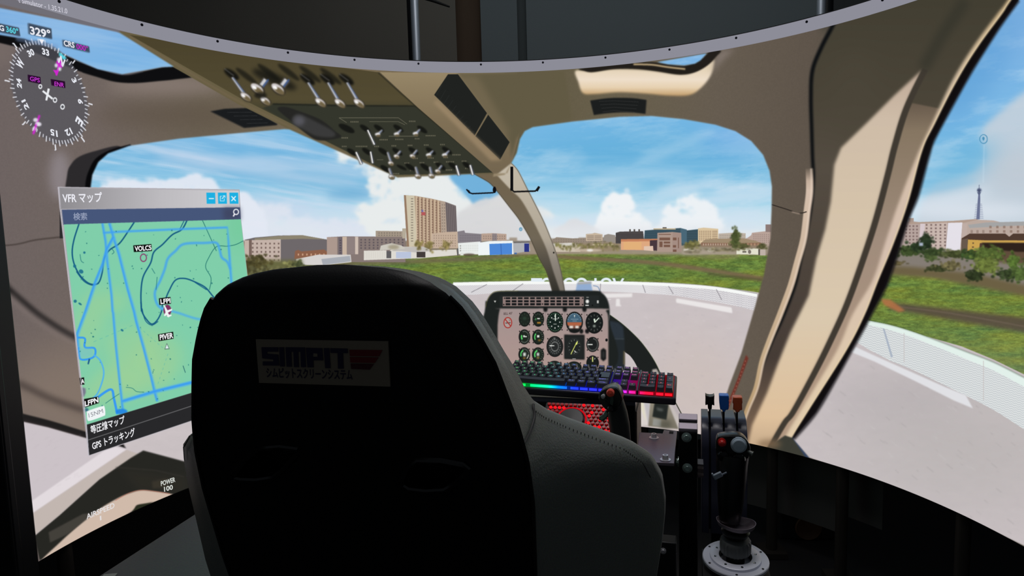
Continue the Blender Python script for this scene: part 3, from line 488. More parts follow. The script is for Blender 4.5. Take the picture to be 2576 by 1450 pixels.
    B.poly([(2100, 60), (2400, -330), (2700, -330)]+D1s+[(1925, 1140), (1850, 1110)]+S1s[::-1], grad([(0, (66, 62, 50)), (250, (74, 68, 56)), (420, (84, 76, 66)), (900, (70, 60, 54)), (1050, (110, 90, 74))]), 1)
    B.ell(2150, 250, 60, 120, (76, 70, 58), 30, .6)
    B.poly(C1s+[(1880, 1125), (1892, 1070), (1930, 988), (1956, 918), (1989, 836), (2035, 743), (2054, 650), (2076, 578), (2090, 508), (2099, 415), (2116, 372), (2180, 310), (2250, 240)], grad([(170, (190, 168, 150)), (300, (206, 188, 168)), (500, (212, 194, 170)), (800, (218, 200, 174)), (1050, (222, 192, 156)), (1120, (200, 172, 140))]), 3.5)
    band = lambda a, b, c, s, al=1.: B.poly(a+b[::-1], c, s, al)
    band([(x+14, y) for x, y in C1s if y > 255], [(x-2, y) for x, y in D2s if y > 268], grad([(260, (104, 90, 76)), (330, (134, 118, 98)), (600, (160, 140, 124)), (1050, (176, 150, 128))]), 1.2)
    B.line([(x+6, y) for x, y in C1s], 15, (64, 58, 50), 1, 1, 12)
    B.line([(2110, 0), (2070, 80)], 16, (60, 60, 52), 8, .6); B.line([(2430, 0), (2370, 90), (2322, 174)], 30, (50, 50, 42), 9, .6)
    band([(x+np.interp(y, [0, 500, 1000], [0, 9, 6]), y) for x, y in D1s], [(x+1, y) for x, y in D2s], grad([(0, (206, 178, 136)), (200, (212, 190, 164)), (600, (212, 190, 174)), (1000, (224, 202, 172))]), 3.4); B.line([(x-3, y) for x, y in D2s], 3, (236, 214, 172), .8, .8)
    wl = spl(W3[1:16], False)
    B.poly(D2s[6:]+[(2000, 1108)]+wl[::-1]+[(2700, -200)], (16, 13, 14), .8)
    B.line(S1s, 11, (14, 16, 18), 2.5, 1, 5)
    tube = spl([(2036, 424), (2037, 480), (2031, 530), (2022, 600), (2006, 660), (1989, 720), (1962, 792), (1936, 857), (1917, 910), (1902, 976), (1880, 1030), (1862, 1080)], False)
    B.line(tube, 19, grad([(418, (90, 80, 70)), (455, (196, 174, 156)), (480, (212, 190, 172)), (900, (196, 170, 136)), (1060, (180, 150, 110))]), 1.6, 1, 11); B.line([(x+5, y) for x, y in tube], 4, (236, 216, 200), 1.4, .6)
    B.line(spl([(1941, 515), (1970, 524), (2010, 536), (2030, 533)], False), 2.4, (46, 40, 36), .5); B.line([(1992, 533), (2012, 538)], 2, (200, 178, 160), .6)
    B.poly([(1877, 893), (1883, 902), (1865, 950), (1832, 1031), (1824, 1031), (1857, 950)], (112, 52, 42), .7)
    for i in range(14): y = 1024-i*9; x = np.interp(y, [893, 950, 1031], [1880, 1861, 1828]); B.rect(x-1.5, y, x+1.5, y+4, (150, 92, 80), .4, .6)
    B.poly([(1925, 1130), (1975, 1096), (1996, 1103), (2040, 1156), (1990, 1150)], (60, 60, 52), 1.5); B.poly([(1992, 1100), (1998, 1103), (2038, 1154), (2028, 1154)], (52, 66, 92), .8)
    B.ell(1935, 1118, 30, 12, (130, 104, 78), 7, .7)
    # ---- put lining and outside together
    A.a = A.a*WM[..., None]+B.a*(1-WM[..., None])
    F = A
    # dark fringe on the outer windows
    F.line(wl, 9, (20, 18, 22), 2.5, .75); F.line(spl([(54, 1060), (120, 1077), (215, 1104)], False), 8, (60, 50, 50), 3, .6)
    # lower-left: stripe, sill, console side
    lo = lambda *p: Z(0, 1056, 700, p)
    F.poly(W6, (203, 194, 199), .6); F.poly([(78, 1262), (280, 1122), (318, 1132), (82, 1292)], (226, 218, 222), .8); F.poly([(82, 1292), (318, 1132), (352, 1143), (250, 1207), (150, 1297), (87, 1348)], (194, 182, 176), .8)
    for i in range(50):
        x = rs.uniform(70, 200); y = rs.uniform(1090, 1230); F.line([(x, y), (x+12, y-6)], 1, (184, 174, 180), .6, .3)
    F.poly([(86, 1350), (150, 1297), (250, 1207), (330, 1152), (360, 1134), (480, 1166), (700, 1200), (700, 1260), (462, 1260), (430, 1243), (100, 1410)], (38, 38, 34), 1)
    F.poly([(300, 1180), (470, 1200), (470, 1240), (350, 1236)], (46, 44, 38), 8, .6); F.line([(290, 1176), (390, 1184), (462, 1200)], 1.6, (64, 60, 56), .8, .6)
    F.poly(spl([(108, 1412), (150, 1366), (215, 1308), (255, 1278), (300, 1252), (330, 1240), (356, 1234), (390, 1237), (428, 1243), (440, 1250), (380, 1266), (345, 1272), (328, 1290), (240, 1345)]), (208, 186, 170), 1); F.line(spl([(290, 1260), (325, 1241), (356, 1234), (390, 1237), (428, 1243)], False), 1.6, (190, 110, 90), .5, .7)
    F.poly([(345, 1272), (385, 1264), (350, 1284), (330, 1292)], (40, 44, 30), .8)
    F.poly([(122, 1340), (208, 1294), (240, 1290), (170, 1345), (126, 1366)], (74, 70, 64), 1.2, .8); F.poly([(382, 1212), (420, 1204), (424, 1226), (384, 1230)], (62, 56, 46), 2, .7)
    B.a = A.a
    for a, b in (((1088, 490), (1138, 600)), ((2015, 615), (2042, 705)), ((2145, 610), (2170, 700))): p, q = zz(a, b); CH_(*p, *q, 5, 8); B.line([p, q], 2.6, (232, 230, 226), .5)
    for a, b in (((1395, 640), (1418, 710)), ((1640, 628), (1662, 704)), ((1772, 628), (1788, 700))): p, q = zz(a, b); CH_(*p, *q, 6, 8); ball(q[0], q[1]+3, 8, 6, .3)
    # ---- centre post
    L = [(1193, 438), (1230, 459), (1249, 479), (1282, 521), (1305, 551), (1333, 598), (1356, 649), (1375, 684), (1389, 731), (1391, 745)]; R_ = [(1286, 411), (1303, 430), (1328, 479), (1352, 526), (1370, 563), (1389, 610), (1401, 645), (1412, 687), (1420, 731), (1422, 745)]; Dv = [(1249, 440), (1286, 479), (1310, 502), (1335, 544), (1354, 582), (1375, 628), (1391, 680), (1408, 731), (1410, 745)]
    F.poly(spl(L, False)+spl(R_, False)[::-1]+[(1270, 437)], grad([(430, (112, 98, 76)), (600, (112, 102, 86)), (660, (84, 78, 68)), (735, (50, 48, 42))]), .6)
    F.poly(spl(Dv, False)+spl(R_, False)[::-1], grad([(410, (196, 186, 168)), (600, (176, 166, 150)), (660, (140, 132, 122)), (740, (120, 112, 102))]), .9)
    F.line(spl(L, False), 1.5, (60, 54, 44), .5, .7); F.line(spl(R_, False), 1.5, (90, 84, 76), .5, .7)
    F.poly([(1242, 437), (1276, 436), (1286, 411), (1270, 440), (1240, 445)], (150, 134, 108), 1)
    F.ell(1393, 636, 2, 2.4, (40, 38, 34), .4)
    z = lambda *p: Z(1100, 400, 600, p)
    F.line(z((805, 85), (805, 345)), 7, (14, 14, 16), .4); F.line(z((790, 320), (830, 355), (1060, 348), (1100, 298)), 4, (16, 16, 18), .4); F.poly(z((1062, 345), (1090, 295), (1112, 305), (1085, 352)), (16, 16, 18), .3)
    F.line(z((618, 300), (622, 360), (600, 366), (380, 376), (345, 365), (315, 328)), 3.4, (16, 18, 24), .4); F.poly(z((310, 328), (345, 340), (362, 372), (345, 366)), (16, 18, 24), .3); F.ell(*z((618, 335))[0], 4.4, 8, (14, 14, 18), .4)
    # ---- instrument panel
    z = lambda *p: Z(1180, 700, 400, p)
    for l in (spl([(1534, 792), (1569, 818), (1606, 853), (1630, 883), (1648, 911), (1662, 940), (1690, 1010)], False)+spl([(1640, 1010), (1606, 930), (1588, 899), (1571, 885), (1545, 860), (1530, 850)], False),): F.poly(l, (30, 33, 32), .5)
    F.line(spl([(1534, 792), (1569, 818), (1606, 853), (1630, 883), (1648, 911), (1660, 936)], False), 1.2, (90, 110, 60), .5, .5)
    F.poly([(1641, 930), (1652, 928), (1664, 950), (1664, 990), (1641, 960)], (170, 162, 156), .8)
    F.poly(z((2260, 690), (2340, 690), (2440, 720), (2500, 780), (2520, 960), (2525, 1500), (2260, 1500)), (36, 42, 46), .8); F.poly(z((2280, 700), (2420, 730), (2490, 800), (2505, 970), (2300, 965)), (44, 52, 60), 1.4); F.line(z((2300, 980), (2510, 985)), 2, (70, 80, 88), .8); F.poly(z((2500, 1180), (2525, 1180), (2525, 1400), (2495, 1400)), (110, 96, 60), .8, .6)
    F.poly(z((262, 1400), (2270, 1400), (2270, 2700), (262, 2700)), (30, 34, 33), .6); F.poly(spl(z((262, 1500), (262, 480), (290, 370), (350, 270), (450, 218), (700, 208), (1350, 205), (2050, 205), (2150, 240), (2220, 310), (2262, 410), (2277, 520), (2277, 700), (2270, 1500)), True, 10), (30, 34, 33), .6)
    F.line(spl(z((270, 470), (300, 350), (370, 250), (470, 214), (800, 208)), False), 1.4, (120, 116, 60), .5, .6); F.rect(*z((495, 280))[0], *z((2110, 465))[0], (36, 40, 40), 1)
    F.poly(z((545, 300), (1860, 300), (1858, 458), (545, 455)), (142, 122, 118), .5)
    for i in range(12):
        x = 592+i*99.5+(18 if i > 5 else 0)*1.6
        for y0_, y1_ in ((312, 340), (358, 390), (406, 440)): F.rect(*z((x, y0_))[0], *z((x+76, y1_))[0], (22, 24, 26), .35)
    for q in ((575, 325), (562, 428), (1195, 325), (1190, 420), (1843, 325), (1840, 428)): F.ell(*z(q)[0], 1.6, 1.8, (24, 22, 22))
    F.poly(z((400, 365), (440, 365), (420, 400)), (200, 200, 196), .4); F.ell(*z((1917, 378))[0], 5, 5.6, (150, 152, 150), .5); F.ell(*z((1917, 378))[0], 3, 3.4, (236, 238, 234), .5); F.rect(*z((1885, 432))[0], *z((1940, 450))[0], (200, 200, 196), .4); F.rect(*z((1900, 305))[0], *z((1940, 318))[0], (150, 150, 146), .4); F.rect(*z((2072, 360))[0], *z((2102, 408))[0], (190, 192, 188), .5); F.ell(*z((2000, 440))[0], 2, 2, (18, 18, 18))
    F.poly(spl(z((500, 500), (560, 492), (2150, 494), (2215, 530), (2250, 600), (2258, 760)), False, 5)+z((2258, 2700), (460, 2700))+spl(z((462, 760), (478, 600), (500, 500)), False, 4), grad([(776, (160, 144, 142)), (850, (168, 146, 142)), (920, (172, 148, 142))]), .6)
    for cx in (1238, 1552, 1870): F.poly(z((cx-34, 470), (cx+34, 470), (cx+34, 520), (cx+20, 545), (cx-20, 545), (cx-34, 520)), (24, 26, 26), .6)
    x, y = z((628, 722))[0]; F.ell(x, y, 11, 14.2, (164, 44, 38), .4); F.ell(x, y, 8.7, 11.8, (172, 156, 152), .4); F.line([(x-6, y+1), (x+7, y)], 2, (70, 56, 54), .4); F.line([(x-7, y-9), (x+7.5, y+9)], 2.4, (164, 44, 38), .4); F.line([(x+3, y-8), (x+5, y-4)], 1, (90, 80, 80), .4)
    def gauge(cx, cy, rx, ry, fc=(30, 38, 32)):
        x, y = z((cx, cy))[0]; s = .15528
        F.ell(x, y, rx*s, ry*s, (18, 20, 20), .5); F.ell(x, y, rx*s*.9, ry*s*.9, fc, .6)
        for a in (.72, 2.42, 3.86, 5.56): F.ell(x+rx*s*1.12*np.cos(a), y+ry*s*1.12*np.sin(a), 1.5, 1.7, (26, 22, 22), .2)
        return x, y, rx*s, ry*s
    def ticks(g, n, r0, r1, c, w=1.1, a0=0, a1=6.283, al=.9):
        x, y, rx, ry = g
        for a in np.linspace(a0, a1, n, endpoint=(a1-a0) < 6.2): F.line([(x+rx*r0*np.sin(a), y-ry*r0*np.cos(a)), (x+rx*r1*np.sin(a), y-ry*r1*np.cos(a))], w, c, .3, al)
    def arc(g, r0, r1, a0, a1, c, al=.95):
        x, y, rx, ry = g; t = np.linspace(a0, a1, 14); F.poly([(x+rx*r0*np.sin(a), y-ry*r0*np.cos(a)) for a in t]+[(x+rx*r1*np.sin(a), y-ry*r1*np.cos(a)) for a in t[::-1]], c, .5, al)
    wh = (214, 216, 210); gr = (90, 220, 110); or_ = (200, 140, 50)
    g = gauge(900, 665, 93, 122, (32, 40, 34)); ticks(g, 9, .6, .8, (56, 74, 60)); F.ell(g[0], g[1]-2, 5, 4, (42, 60, 48), 1)
    g = gauge(1122, 665, 93, 122); ticks(g, 9, .62, .78, (120, 126, 116), a0=-1.6, a1=2.4); arc(g, .38, .5, -1.9, -1.3, (90, 200, 110)); F.rect(g[0]-3, g[1]-3, g[0]+4, g[1], wh, .4); F.rect(g[0]-3, g[1]+7, g[0]+6, g[1]+11, or_, .5, .8)
    g = gauge(897, 952, 93, 122); ticks(g, 14, .66, .84, (170, 178, 170), a0=-.3, a1=3.8); arc(g, .38, .62, -2.3, -1.1, gr); F.rect(g[0]-3, g[1]-4, g[0]+1, g[1]+1, wh, .4); F.rect(g[0]+1, g[1]-2, g[0]+6, g[1]+1, wh, .4)
    g = gauge(1120, 955, 95, 122); ticks(g, 8, .66, .84, (150, 150, 140), a0=-.4, a1=2.2); arc(g, .5, .68, -2.2, -.7, gr); F.rect(g[0]-3, g[1]-5, g[0]+3, g[1]+1, wh, .5); F.rect(g[0], g[1]+6, g[0]+6, g[1]+10, or_, .6, .7)
    g = gauge(895, 1238, 95, 118); ticks(g, 8, .66, .84, (170, 178, 170), a0=-.3, a1=1.8); arc(g, .5, .68, -2.0, -.3, gr); arc(g, .62, .76, 1.6, 2.5, (214, 208, 196)); F.rect(g[0]-3, g[1]-5, g[0]+4, g[1]+4, wh, .6); F.rect(g[0]-3, g[1]+7, g[0]+3, g[1]+11, or_, .6, .7)
    g = gauge(1117, 1240, 97, 118); ticks(g, 8, .66, .84, (150, 150, 140), a0=-.4, a1=2.4); arc(g, .45, .66, -2.2, -.2, gr); F.rect(g[0]-3, g[1]-5, g[0]+3, g[1]+3, wh, .6); F.rect(g[0]-3, g[1]+5, g[0]+3, g[1]+10, (190, 160, 80), .6, .7)
    g = gauge(1393, 712, 135, 170, (22, 34, 30)); ticks(g, 24, .78, .9, (120, 190, 140)); ticks(g, 8, .5, .64, wh, 3, .8); F.line([(g[0]+1, g[1]-21), (g[0]+1, g[1]-3)], 2.6, (230, 240, 226), .3); F.rect(g[0]-6, g[1]-9, g[0]+7, g[1]-7, wh, .4, .7); F.rect(g[0]-4, g[1]+4, g[0]+4, g[1]+6, wh, .4, .7)
    g = gauge(1708, 715, 138, 172, (40, 40, 40)); x, y = g[:2]; F.ell(x, y, 18.5, 23, (66, 96, 116), .5, a0=3.14, a1=6.2832); F.poly([(x-18.5, y), (x+18.5, y), (x+17, y+8), (x, y+12), (x-17, y+8)], (172, 96, 66), .5); F.poly([(x-14, y+9), (x+14, y+9), (x+10, y+16), (x-10, y+16)], (110, 62, 50), .6); ticks(g, 11, .76, .88, (186, 206, 216), 1, -1.2, 1.2); F.poly([(x-1.5, y-18), (x+2, y-18), (x, y-11)], wh, .3); [F.line([(x-9+k, y-8+k*1.2), (x+10-k, y-8+k*1.2)], 1, (190, 206, 214), .3, .8) for k in (0, 4)]; F.rect(x-13, y+9, x-3, y+15, (232, 230, 222), 1); F.rect(x+2, y+9, x+11, y+15, (232, 230, 222), 1); F.ell(x, y+22, 13, 5, (24, 26, 26), 1); F.ell(*z((1820, 862))[0], 5, 6, (22, 24, 24), .6)
    g = gauge(2030, 725, 142, 175, (26, 30, 30)); ticks(g, 12, .62, .8, (90, 92, 88), 2); x, y = g[:2]; F.poly([(x, y), (x-2, y-10), (x+2, y-11), (x+3, y-3)], (226, 240, 222), .4); F.line([(x+1, y-1), (x+12, y-13)], 2.4, (226, 240, 222), .4); F.ell(x, y+8, 3.4, 3, (150, 160, 150), .6); F.ell(*z((1915, 860))[0], 5.5, 6, (22, 22, 24), .6)
    g = gauge(1390, 1108, 135, 170, (40, 42, 42)); ticks(g, 18, .6, .72, (170, 172, 168)); ticks(g, 26, .38, .5, (200, 202, 198), 1); F.line([(g[0]-13, g[1]-2), (g[0]-1, g[1]-2)], 3, (232, 234, 228), .5, 1, 1.6); F.rect(g[0]-3, g[1]-22, g[0]+1, g[1]-19, wh, .6, .7)
    F.poly(z((1542, 915), (1872, 918), (1872, 1322), (1542, 1310)), (26, 28, 28), .8); F.poly(z((1556, 935), (1858, 938), (1858, 1300), (1556, 1292)), (34, 37, 37), 1); x, y = z((1705, 1110))[0]; g = (x, y, 20, 24); ticks(g, 12, .62, .74, (150, 156, 150), 1.6); ticks(g, 36, .8, .86, (110, 116, 110), .7)
    F.line(z((1650, 1235), (1735, 1060)), 2, (214, 222, 110), .4); F.poly(z((1735, 1085), (1728, 1050), (1765, 1015), (1755, 1070)), (222, 230, 120), .4); F.line(z((1705, 1175), (1735, 1205)), 2.4, (206, 206, 200), .5); F.rect(*z((1675, 1300))[0], *z((1730, 1312))[0], (170, 170, 170), .5)
    g = gauge(2003, 1075, 102, 122, (30, 33, 33)); ticks(g, 22, .7, .88, (180, 184, 178), 1, .2, 5.2); F.line([(g[0]-13, g[1]), (g[0], g[1])], 2.6, (230, 232, 226), .4)
    g = gauge(2003, 1375, 102, 122, (26, 30, 30)); F.line([(g[0], g[1]-16), (g[0], g[1]-3)], 3, (214, 220, 130), .4); F.line([(g[0]-6, g[1]-13), (g[0]-4, g[1]-9)], 1.5, (200, 110, 100), .4); F.line([(g[0]+6, g[1]-13), (g[0]+5, g[1]-9)], 1.5, wh, .4)
    gauge(1385, 1440, 120, 100); gauge(1700, 1450, 125, 100); F.ell(*z((2228, 1003))[0], 3, 3.8, (20, 22, 22), .4); F.poly(z((2178, 1132), (2222, 1165), (2222, 1310), (2178, 1348), (2134, 1310), (2134, 1165)), (26, 27, 28), .6); F.ell(*z((2178, 1240))[0], 3, 9, (44, 46, 46), 1)
    for x in (1238, 1552, 1870): F.line(z((x, 560), (x, 760)), 1, (120, 104, 100), .5, .6)
    # ---- things lower right of the instrument panel, under the keyboard
    z = lambda *p: Z(1580, 950, 380, p)
    F.poly(z((100, 300), (760, 330), (960, 700), (860, 885), (0, 800)), (196, 188, 184), 1)
    F.poly(z((120, 330), (380, 330), (340, 815), (200, 815)), (216, 208, 204), .8); F.poly(z((140, 340), (250, 340), (310, 760)), (222, 216, 196), 1); F.poly(z((260, 340), (380, 340), (345, 815)), (190, 186, 190), 1)
    F.poly(z((385, 350), (690, 365), (700, 480), (860, 880), (345, 830)), grad([(1000, (150, 142, 126)), (1080, (120, 114, 100))]), 1); F.poly(z((455, 415), (690, 465), (655, 725), (415, 670)), (36, 40, 38), 1); F.poly(z((480, 510), (600, 540), (590, 580), (500, 560)), (120, 124, 120), 2, .6); F.poly(z((430, 700), (570, 730), (560, 840), (415, 820)), (146, 146, 140), 1.2); F.ell(*z((640, 800))[0], 16, 12, (70, 70, 60), 6, .6)
    F.poly(z((690, 370), (780, 370), (950, 700), (880, 720)), (186, 176, 178), 1); F.line(z((775, 365), (955, 705)), 2.2, (40, 44, 30), .5)
    # ---- compass overlay
    c = np.array((122., 233.)); e1 = np.array((97., 27.)); e2 = np.array((15., 128.)); pt = lambda a, r: tuple(c+r*(np.sin(a)*e1-np.cos(a)*e2))
    t = np.linspace(0, 6.283, 60); F.poly([pt(a, 1.) for a in t], (84, 84, 92), 1, .72)
    for k in range(72):
        a = k*2*np.pi/72+.05; r1 = 1.04 if k % 2 == 0 else .99
        F.line([pt(a, .92), pt(a, r1)], 2.6 if k % 2 == 0 else 2.2, (226, 228, 236), .5, .95)
    for k in range(8): a = k*np.pi/4; (k == 0) or F.line([pt(a, 1.02), pt(a, 1.14)], 3.4, (226, 228, 236), .5)
    F.poly([(40, 92), (144, 112), (146, 122), (40, 104)], (120, 150, 196), 2, .4)
    F.poly([(96, 98), (110, 100), (104, 112)], (240, 240, 246), .4)
    for q in (((100, 218), 5), ((137, 252), 5.6), ((156, 269), 5.8)): F.ell(*q[0], q[1], q[1]*1.25, (232, 234, 238), .5); F.ell(*q[0], q[1]-2.6, (q[1]-2.6)*1.2, (84, 84, 90), .4)
    F.line([(106, 229), (131, 249)], 5, (236, 238, 242), .5); F.line([(121, 223), (115, 253)], 5, (236, 238, 242), .5); F.line([(122, 224), (116, 250)], 4, (236, 238, 242), .5)
    M_ = (206, 40, 206)
    F.line([(151, 148), (140, 190)], 4, M_, .5); F.poly([(150, 145), (158, 160), (154, 172), (142, 168), (140, 156)], M_, .6); F.poly([(132, 176), (147, 178), (142, 192)], M_, .5)
    for q in ((146, 150), (156, 162), (140, 165), (149, 174)): F.ell(*q, 4, 5, (226, 228, 236), .6, .9)
    F.line([(98, 290), (82, 338)], 5, M_, .6)
    for q in ((88, 302), (97, 313), (86, 324), (93, 312)): F.ell(*q, 6, 5, (232, 228, 240), .7, .9)
    F.line([(90, 312), (84, 334)], 3, M_, .6)
    F.poly([(147, 131), (155, 136), (166, 146), (160, 152), (147, 140)], (90, 210, 226), .6)
    for q in ([(-20, 55), (46, 70), (50, 92), (-20, 78)], [(69, 58), (128, 72), (130, 99), (71, 86)], [(156, 100), (223, 117), (225, 133), (158, 117)]): F.poly(q, (44, 50, 62), .6, .8)
    for q in ([(68, 188), (100, 194), (101, 212), (69, 205)], [(126, 199), (162, 205), (163, 222), (128, 215)]): F.poly(q, (40, 12, 44), .5)
    # ---- the map window
    z = lambda *p: Z(0, 390, 700, p); y_ = lambda *p: Z(0, 760, 700, p)
    F.poly([(145, 470), (602, 477), (606, 552), (622, 690), (660, 1000), (222, 1148)], (176, 172, 178), .5)
    F.poly([(148, 473), (600, 480), (602, 522), (152, 526)], lambda a, b, c_, d: np.broadcast_to(np.interp(np.arange(c_, d)+X0, [150, 400, 600], [140, 186, 206])[None, :, None]+np.array((2, 0, 4)), (b-a, d-c_, 3)), .5)
    F.poly([(154, 528), (603, 522), (605, 553), (158, 566)], (70, 86, 122), .5); F.poly([(560, 523), (603, 522), (605, 553), (562, 555)], (62, 66, 92), 6, .7)
    mp = [(159, 565), (605, 552), (621, 690), (655, 985), (652, 936), (478, 990), (216, 1069)]; mp = [(159, 565), (605, 552), (621, 690), (648, 938), (216, 1069)]
    F.poly(mp, (128, 206, 170), .4)
    mc = np.zeros((CH, CW), np.float32); q = mask(mp); mc[q[0]:q[1], q[2]:q[3]] = q[4]
    for x, y, rx, ry in ((262, 760, 60, 30), (225, 810, 40, 40), (330, 870, 70, 50), (400, 900, 60, 60), (300, 960, 70, 40), (250, 990, 60, 30), (210, 870, 30, 40), (350, 940, 80, 50)): F.ell(x, y, rx, ry, (160, 208, 150), 18, .55, clip=mc)
    F.ell(600, 570, 20, 60, (104, 196, 140), 24, .6, clip=mc)
    def ml(p, w, c, s=.35, al=.95): F.line(spl(p, False, 6), w, c, s, al, clip=mc)
    nb = (18, 86, 128); bl = (52, 150, 246); sb = (84, 176, 236)
    ml(z((725, 640), (680, 780), (662, 900), (680, 1010), (730, 1110), (800, 1180), (860, 1200), (910, 1180), (940, 1090), (960, 960), (1010, 880), (1100, 820), (1180, 710), (1240, 620)), 3.6, nb); ml(z((700, 1080), (770, 1170), (850, 1208), (910, 1190)), 2, nb)
    ml(z((1730, 600), (1680, 690), (1590, 740), (1500, 830), (1420, 900), (1390, 1000), (1320, 1130), (1300, 1280), (1305, 1450)), 3.6, nb); ml(z((1705, 600), (1660, 690)), 2, nb)
    ml(y_((1300, 0), (1310, 90), (1350, 160), (1400, 205), (1450, 170), (1490, 90), (1500, 10)), 3.4, nb); ml(y_((1310, 60), (1340, 170), (1400, 215), (1460, 180)), 2, nb)
    ml(z((1530, 1330), (1560, 1260), (1620, 1160), (1710, 1145), (1820, 1185), (1900, 1230), (1960, 1300), (2010, 1360)), 3.4, nb); ml(z((1800, 1180), (1870, 1225), (1910, 1250)), 2, nb)
    ml(z((1870, 605), (1950, 780), (2000, 890)), 1.6, (28, 108, 104)); ml(z((2260, 790), (2180, 830), (2100, 845), (2000, 850), (1930, 950), (1900, 1040), (1950, 1140), (1935, 1250)), 1.6, (28, 108, 104))
    def air(p, w, al=.9): F.line(p, w, sb, .8, al*.8, clip=mc); F.line([(x-w*.25, y) for x, y in p], w*.5, bl, .8, al, clip=mc)
    air(z((945, 630), (975, 800), (990, 980), (1030, 1300), (1040, 1450))+y_((1045, 100), (1070, 400), (1110, 780), (1135, 1000)), 6); air(z((1010, 630), (1060, 800), (1100, 920), (1180, 1240), (1240, 1450))+y_((1260, 180), (1330, 430), (1400, 700), (1430, 830), (1455, 920)), 7)
    air(z((955, 722), (1100, 712), (1600, 690), (2105, 672), (2118, 850), (2145, 1220), (2170, 1450)), 6, .8); air(z((1050, 760), (985, 880), (950, 1010), (880, 1180), (790, 1450))+y_((800, 60), (712, 300), (725, 520)), 8)
    ml(z((2130, 1060), (2100, 990), (2050, 950), (2030, 880), (2000, 815), (1900, 815), (1700, 825), (1620, 890), (1550, 960), (1520, 1060), (1480, 1160), (1430, 1270), (1445, 1370), (1490, 1420), (1560, 1440)), 6, (74, 166, 232), 1); ml(y_((1480, 60), (1640, 100), (1760, 140), (1850, 160), (1960, 150)), 5.5, (84, 176, 226), 1)
    air(y_((1135, 920), (1430, 830), (1780, 745), (2400, 560)), 10)
    ml(y_((715, 330), (780, 340), (780, 420), (870, 430), (860, 510), (740, 530), (720, 420)), 5, bl); ml(y_((860, 490), (920, 540), (955, 650), (930, 770), (880, 870), (790, 920)), 4, sb); ml(y_((890, 890), (1020, 810), (1050, 900), (1080, 1040)), 6, bl)
    F.poly(y_((720, 420), (850, 430), (860, 500), (730, 530)), (110, 190, 210), 2, .5, clip=mc); F.ell(*y_((1120, 1015))[0], 15, 7, (30, 130, 230), 1.5, .9, clip=mc); F.poly(y_((815, 525), (830, 530), (815, 580), (803, 575)), (30, 90, 140), .5)
    for (x0, y0, x1, y1) in ((860, 370, 1250, 205), (1290, 240, 1520, 440), (1550, 480, 1450, 780)):
        for k in range(14):
            if k % 2 == 0: F.line(y_((x0+(x1-x0)*k/14, y0+(y1-y0)*k/14), (x0+(x1-x0)*(k+1)/14, y0+(y1-y0)*(k+1)/14)), 1, (80, 176, 176), .4, .8)
    for p in (((735, 920), (745, 980), (770, 1000)), ((1030, 870), (1050, 900), (1030, 920)), ((1450, 1130), (1440, 1250)), ((1400, 1050), (1430, 1100))): ml(z(*p), 1.6, (40, 120, 120))
    ml(y_((1160, 790), (1220, 800), (1260, 830), (1330, 835)), 1.4, (40, 120, 120)); ml(y_((970, 940), (1040, 890), (1100, 850)), 1.4, (40, 120, 120)); ml(y_((1690, 590), (1712, 655)), 1.6, (30, 90, 100))
    for i in range(95):
        x, y = rs.uniform(170, 600), rs.uniform(580, 1040); c_ = (30, 110, 116); F.ell(x, y, rs.uniform(.8, 2.2), rs.uniform(.8, 2), c_, .3, .8, rs.uniform(0, 3), n=8, clip=mc)
    for q in (z((745, 1080))[0]+(6, 5), z((685, 1030))[0]+(4, 4), z((690, 1355))[0]+(4, 4), z((735, 1380))[0]+(5, 2.4), z((775, 905))[0]+(3, 3), y_((1125, 262))[0]+(4, 2.6)): F.ell(*q, (30, 110, 140), .4, .9, .6, clip=mc)
    x, y = z((1323, 953))[0]; F.ell(x, y, 8.8, 10.6, (136, 50, 104), .4); F.ell(x, y, 6.4, 8, (128, 206, 170), .4)
    x, y = y_((1545, 85))[0]; F.ell(x, y-2, 10, 14, (126, 50, 96), .5)
    F.poly([(410, 767), (414, 770), (420, 781), (431, 777), (432, 781), (421, 787), (424, 792), (430, 792), (430, 795), (425, 797), (423, 799), (419, 797), (418, 793), (413, 796), (411, 794), (415, 786)], (240, 244, 244), .4)
    F.poly(y_((1540, 380), (1566, 436), (1518, 440)), (80, 110, 100), .4); F.poly(y_((1540, 392), (1558, 430), (1526, 433)), (226, 238, 240), .4)
    for q in (z((1228, 838), (1396, 826), (1400, 890), (1234, 900)), z((1466, 1328), (1573, 1316), (1578, 1378), (1470, 1390)), y_((1458, 300), (1598, 276), (1603, 340), (1464, 364)), y_((735, 705), (772, 698), (776, 765), (744, 768)), y_((766, 900), (905, 876), (910, 936), (772, 980))): F.poly(q, (14, 14, 14), .4)
    F.poly(y_((750, 790), (785, 800), (788, 840), (770, 880), (757, 880)), (120, 120, 140), .6); F.ell(*y_((795, 1000))[0], 5, 5, (60, 110, 130), .6)
    F.poly(spl(y_((805, 1010), (940, 965), (962, 975), (968, 1040), (950, 1058), (830, 1100), (802, 1090), (798, 1030))), (240, 244, 246), .5)
    F.poly([(216, 1069), (648, 938), (655, 1000), (223, 1146)], (40, 40, 42), .5); F.line([(219, 1108), (650, 966)], 1.6, (120, 120, 122), .4)
    F.line([(146, 471), (150, 520), (216, 1069), (222, 1148)], 1.6, (200, 196, 206), .5); F.line([(222, 1147), (655, 1002)], 1.6, (196, 190, 196), .5)
    for x0 in (518, 547, 576): F.poly([(x0, 485), (x0+22, 485), (x0+23, 513), (x0+1, 513)], (30, 176, 226), .5)
    F.line([(524, 500), (537, 500)], 3, (226, 240, 246), .4); F.line([(581, 494), (592, 506)], 2.6, (236, 244, 250), .4); F.line([(592, 494), (581, 506)], 2.6, (236, 244, 250), .4)
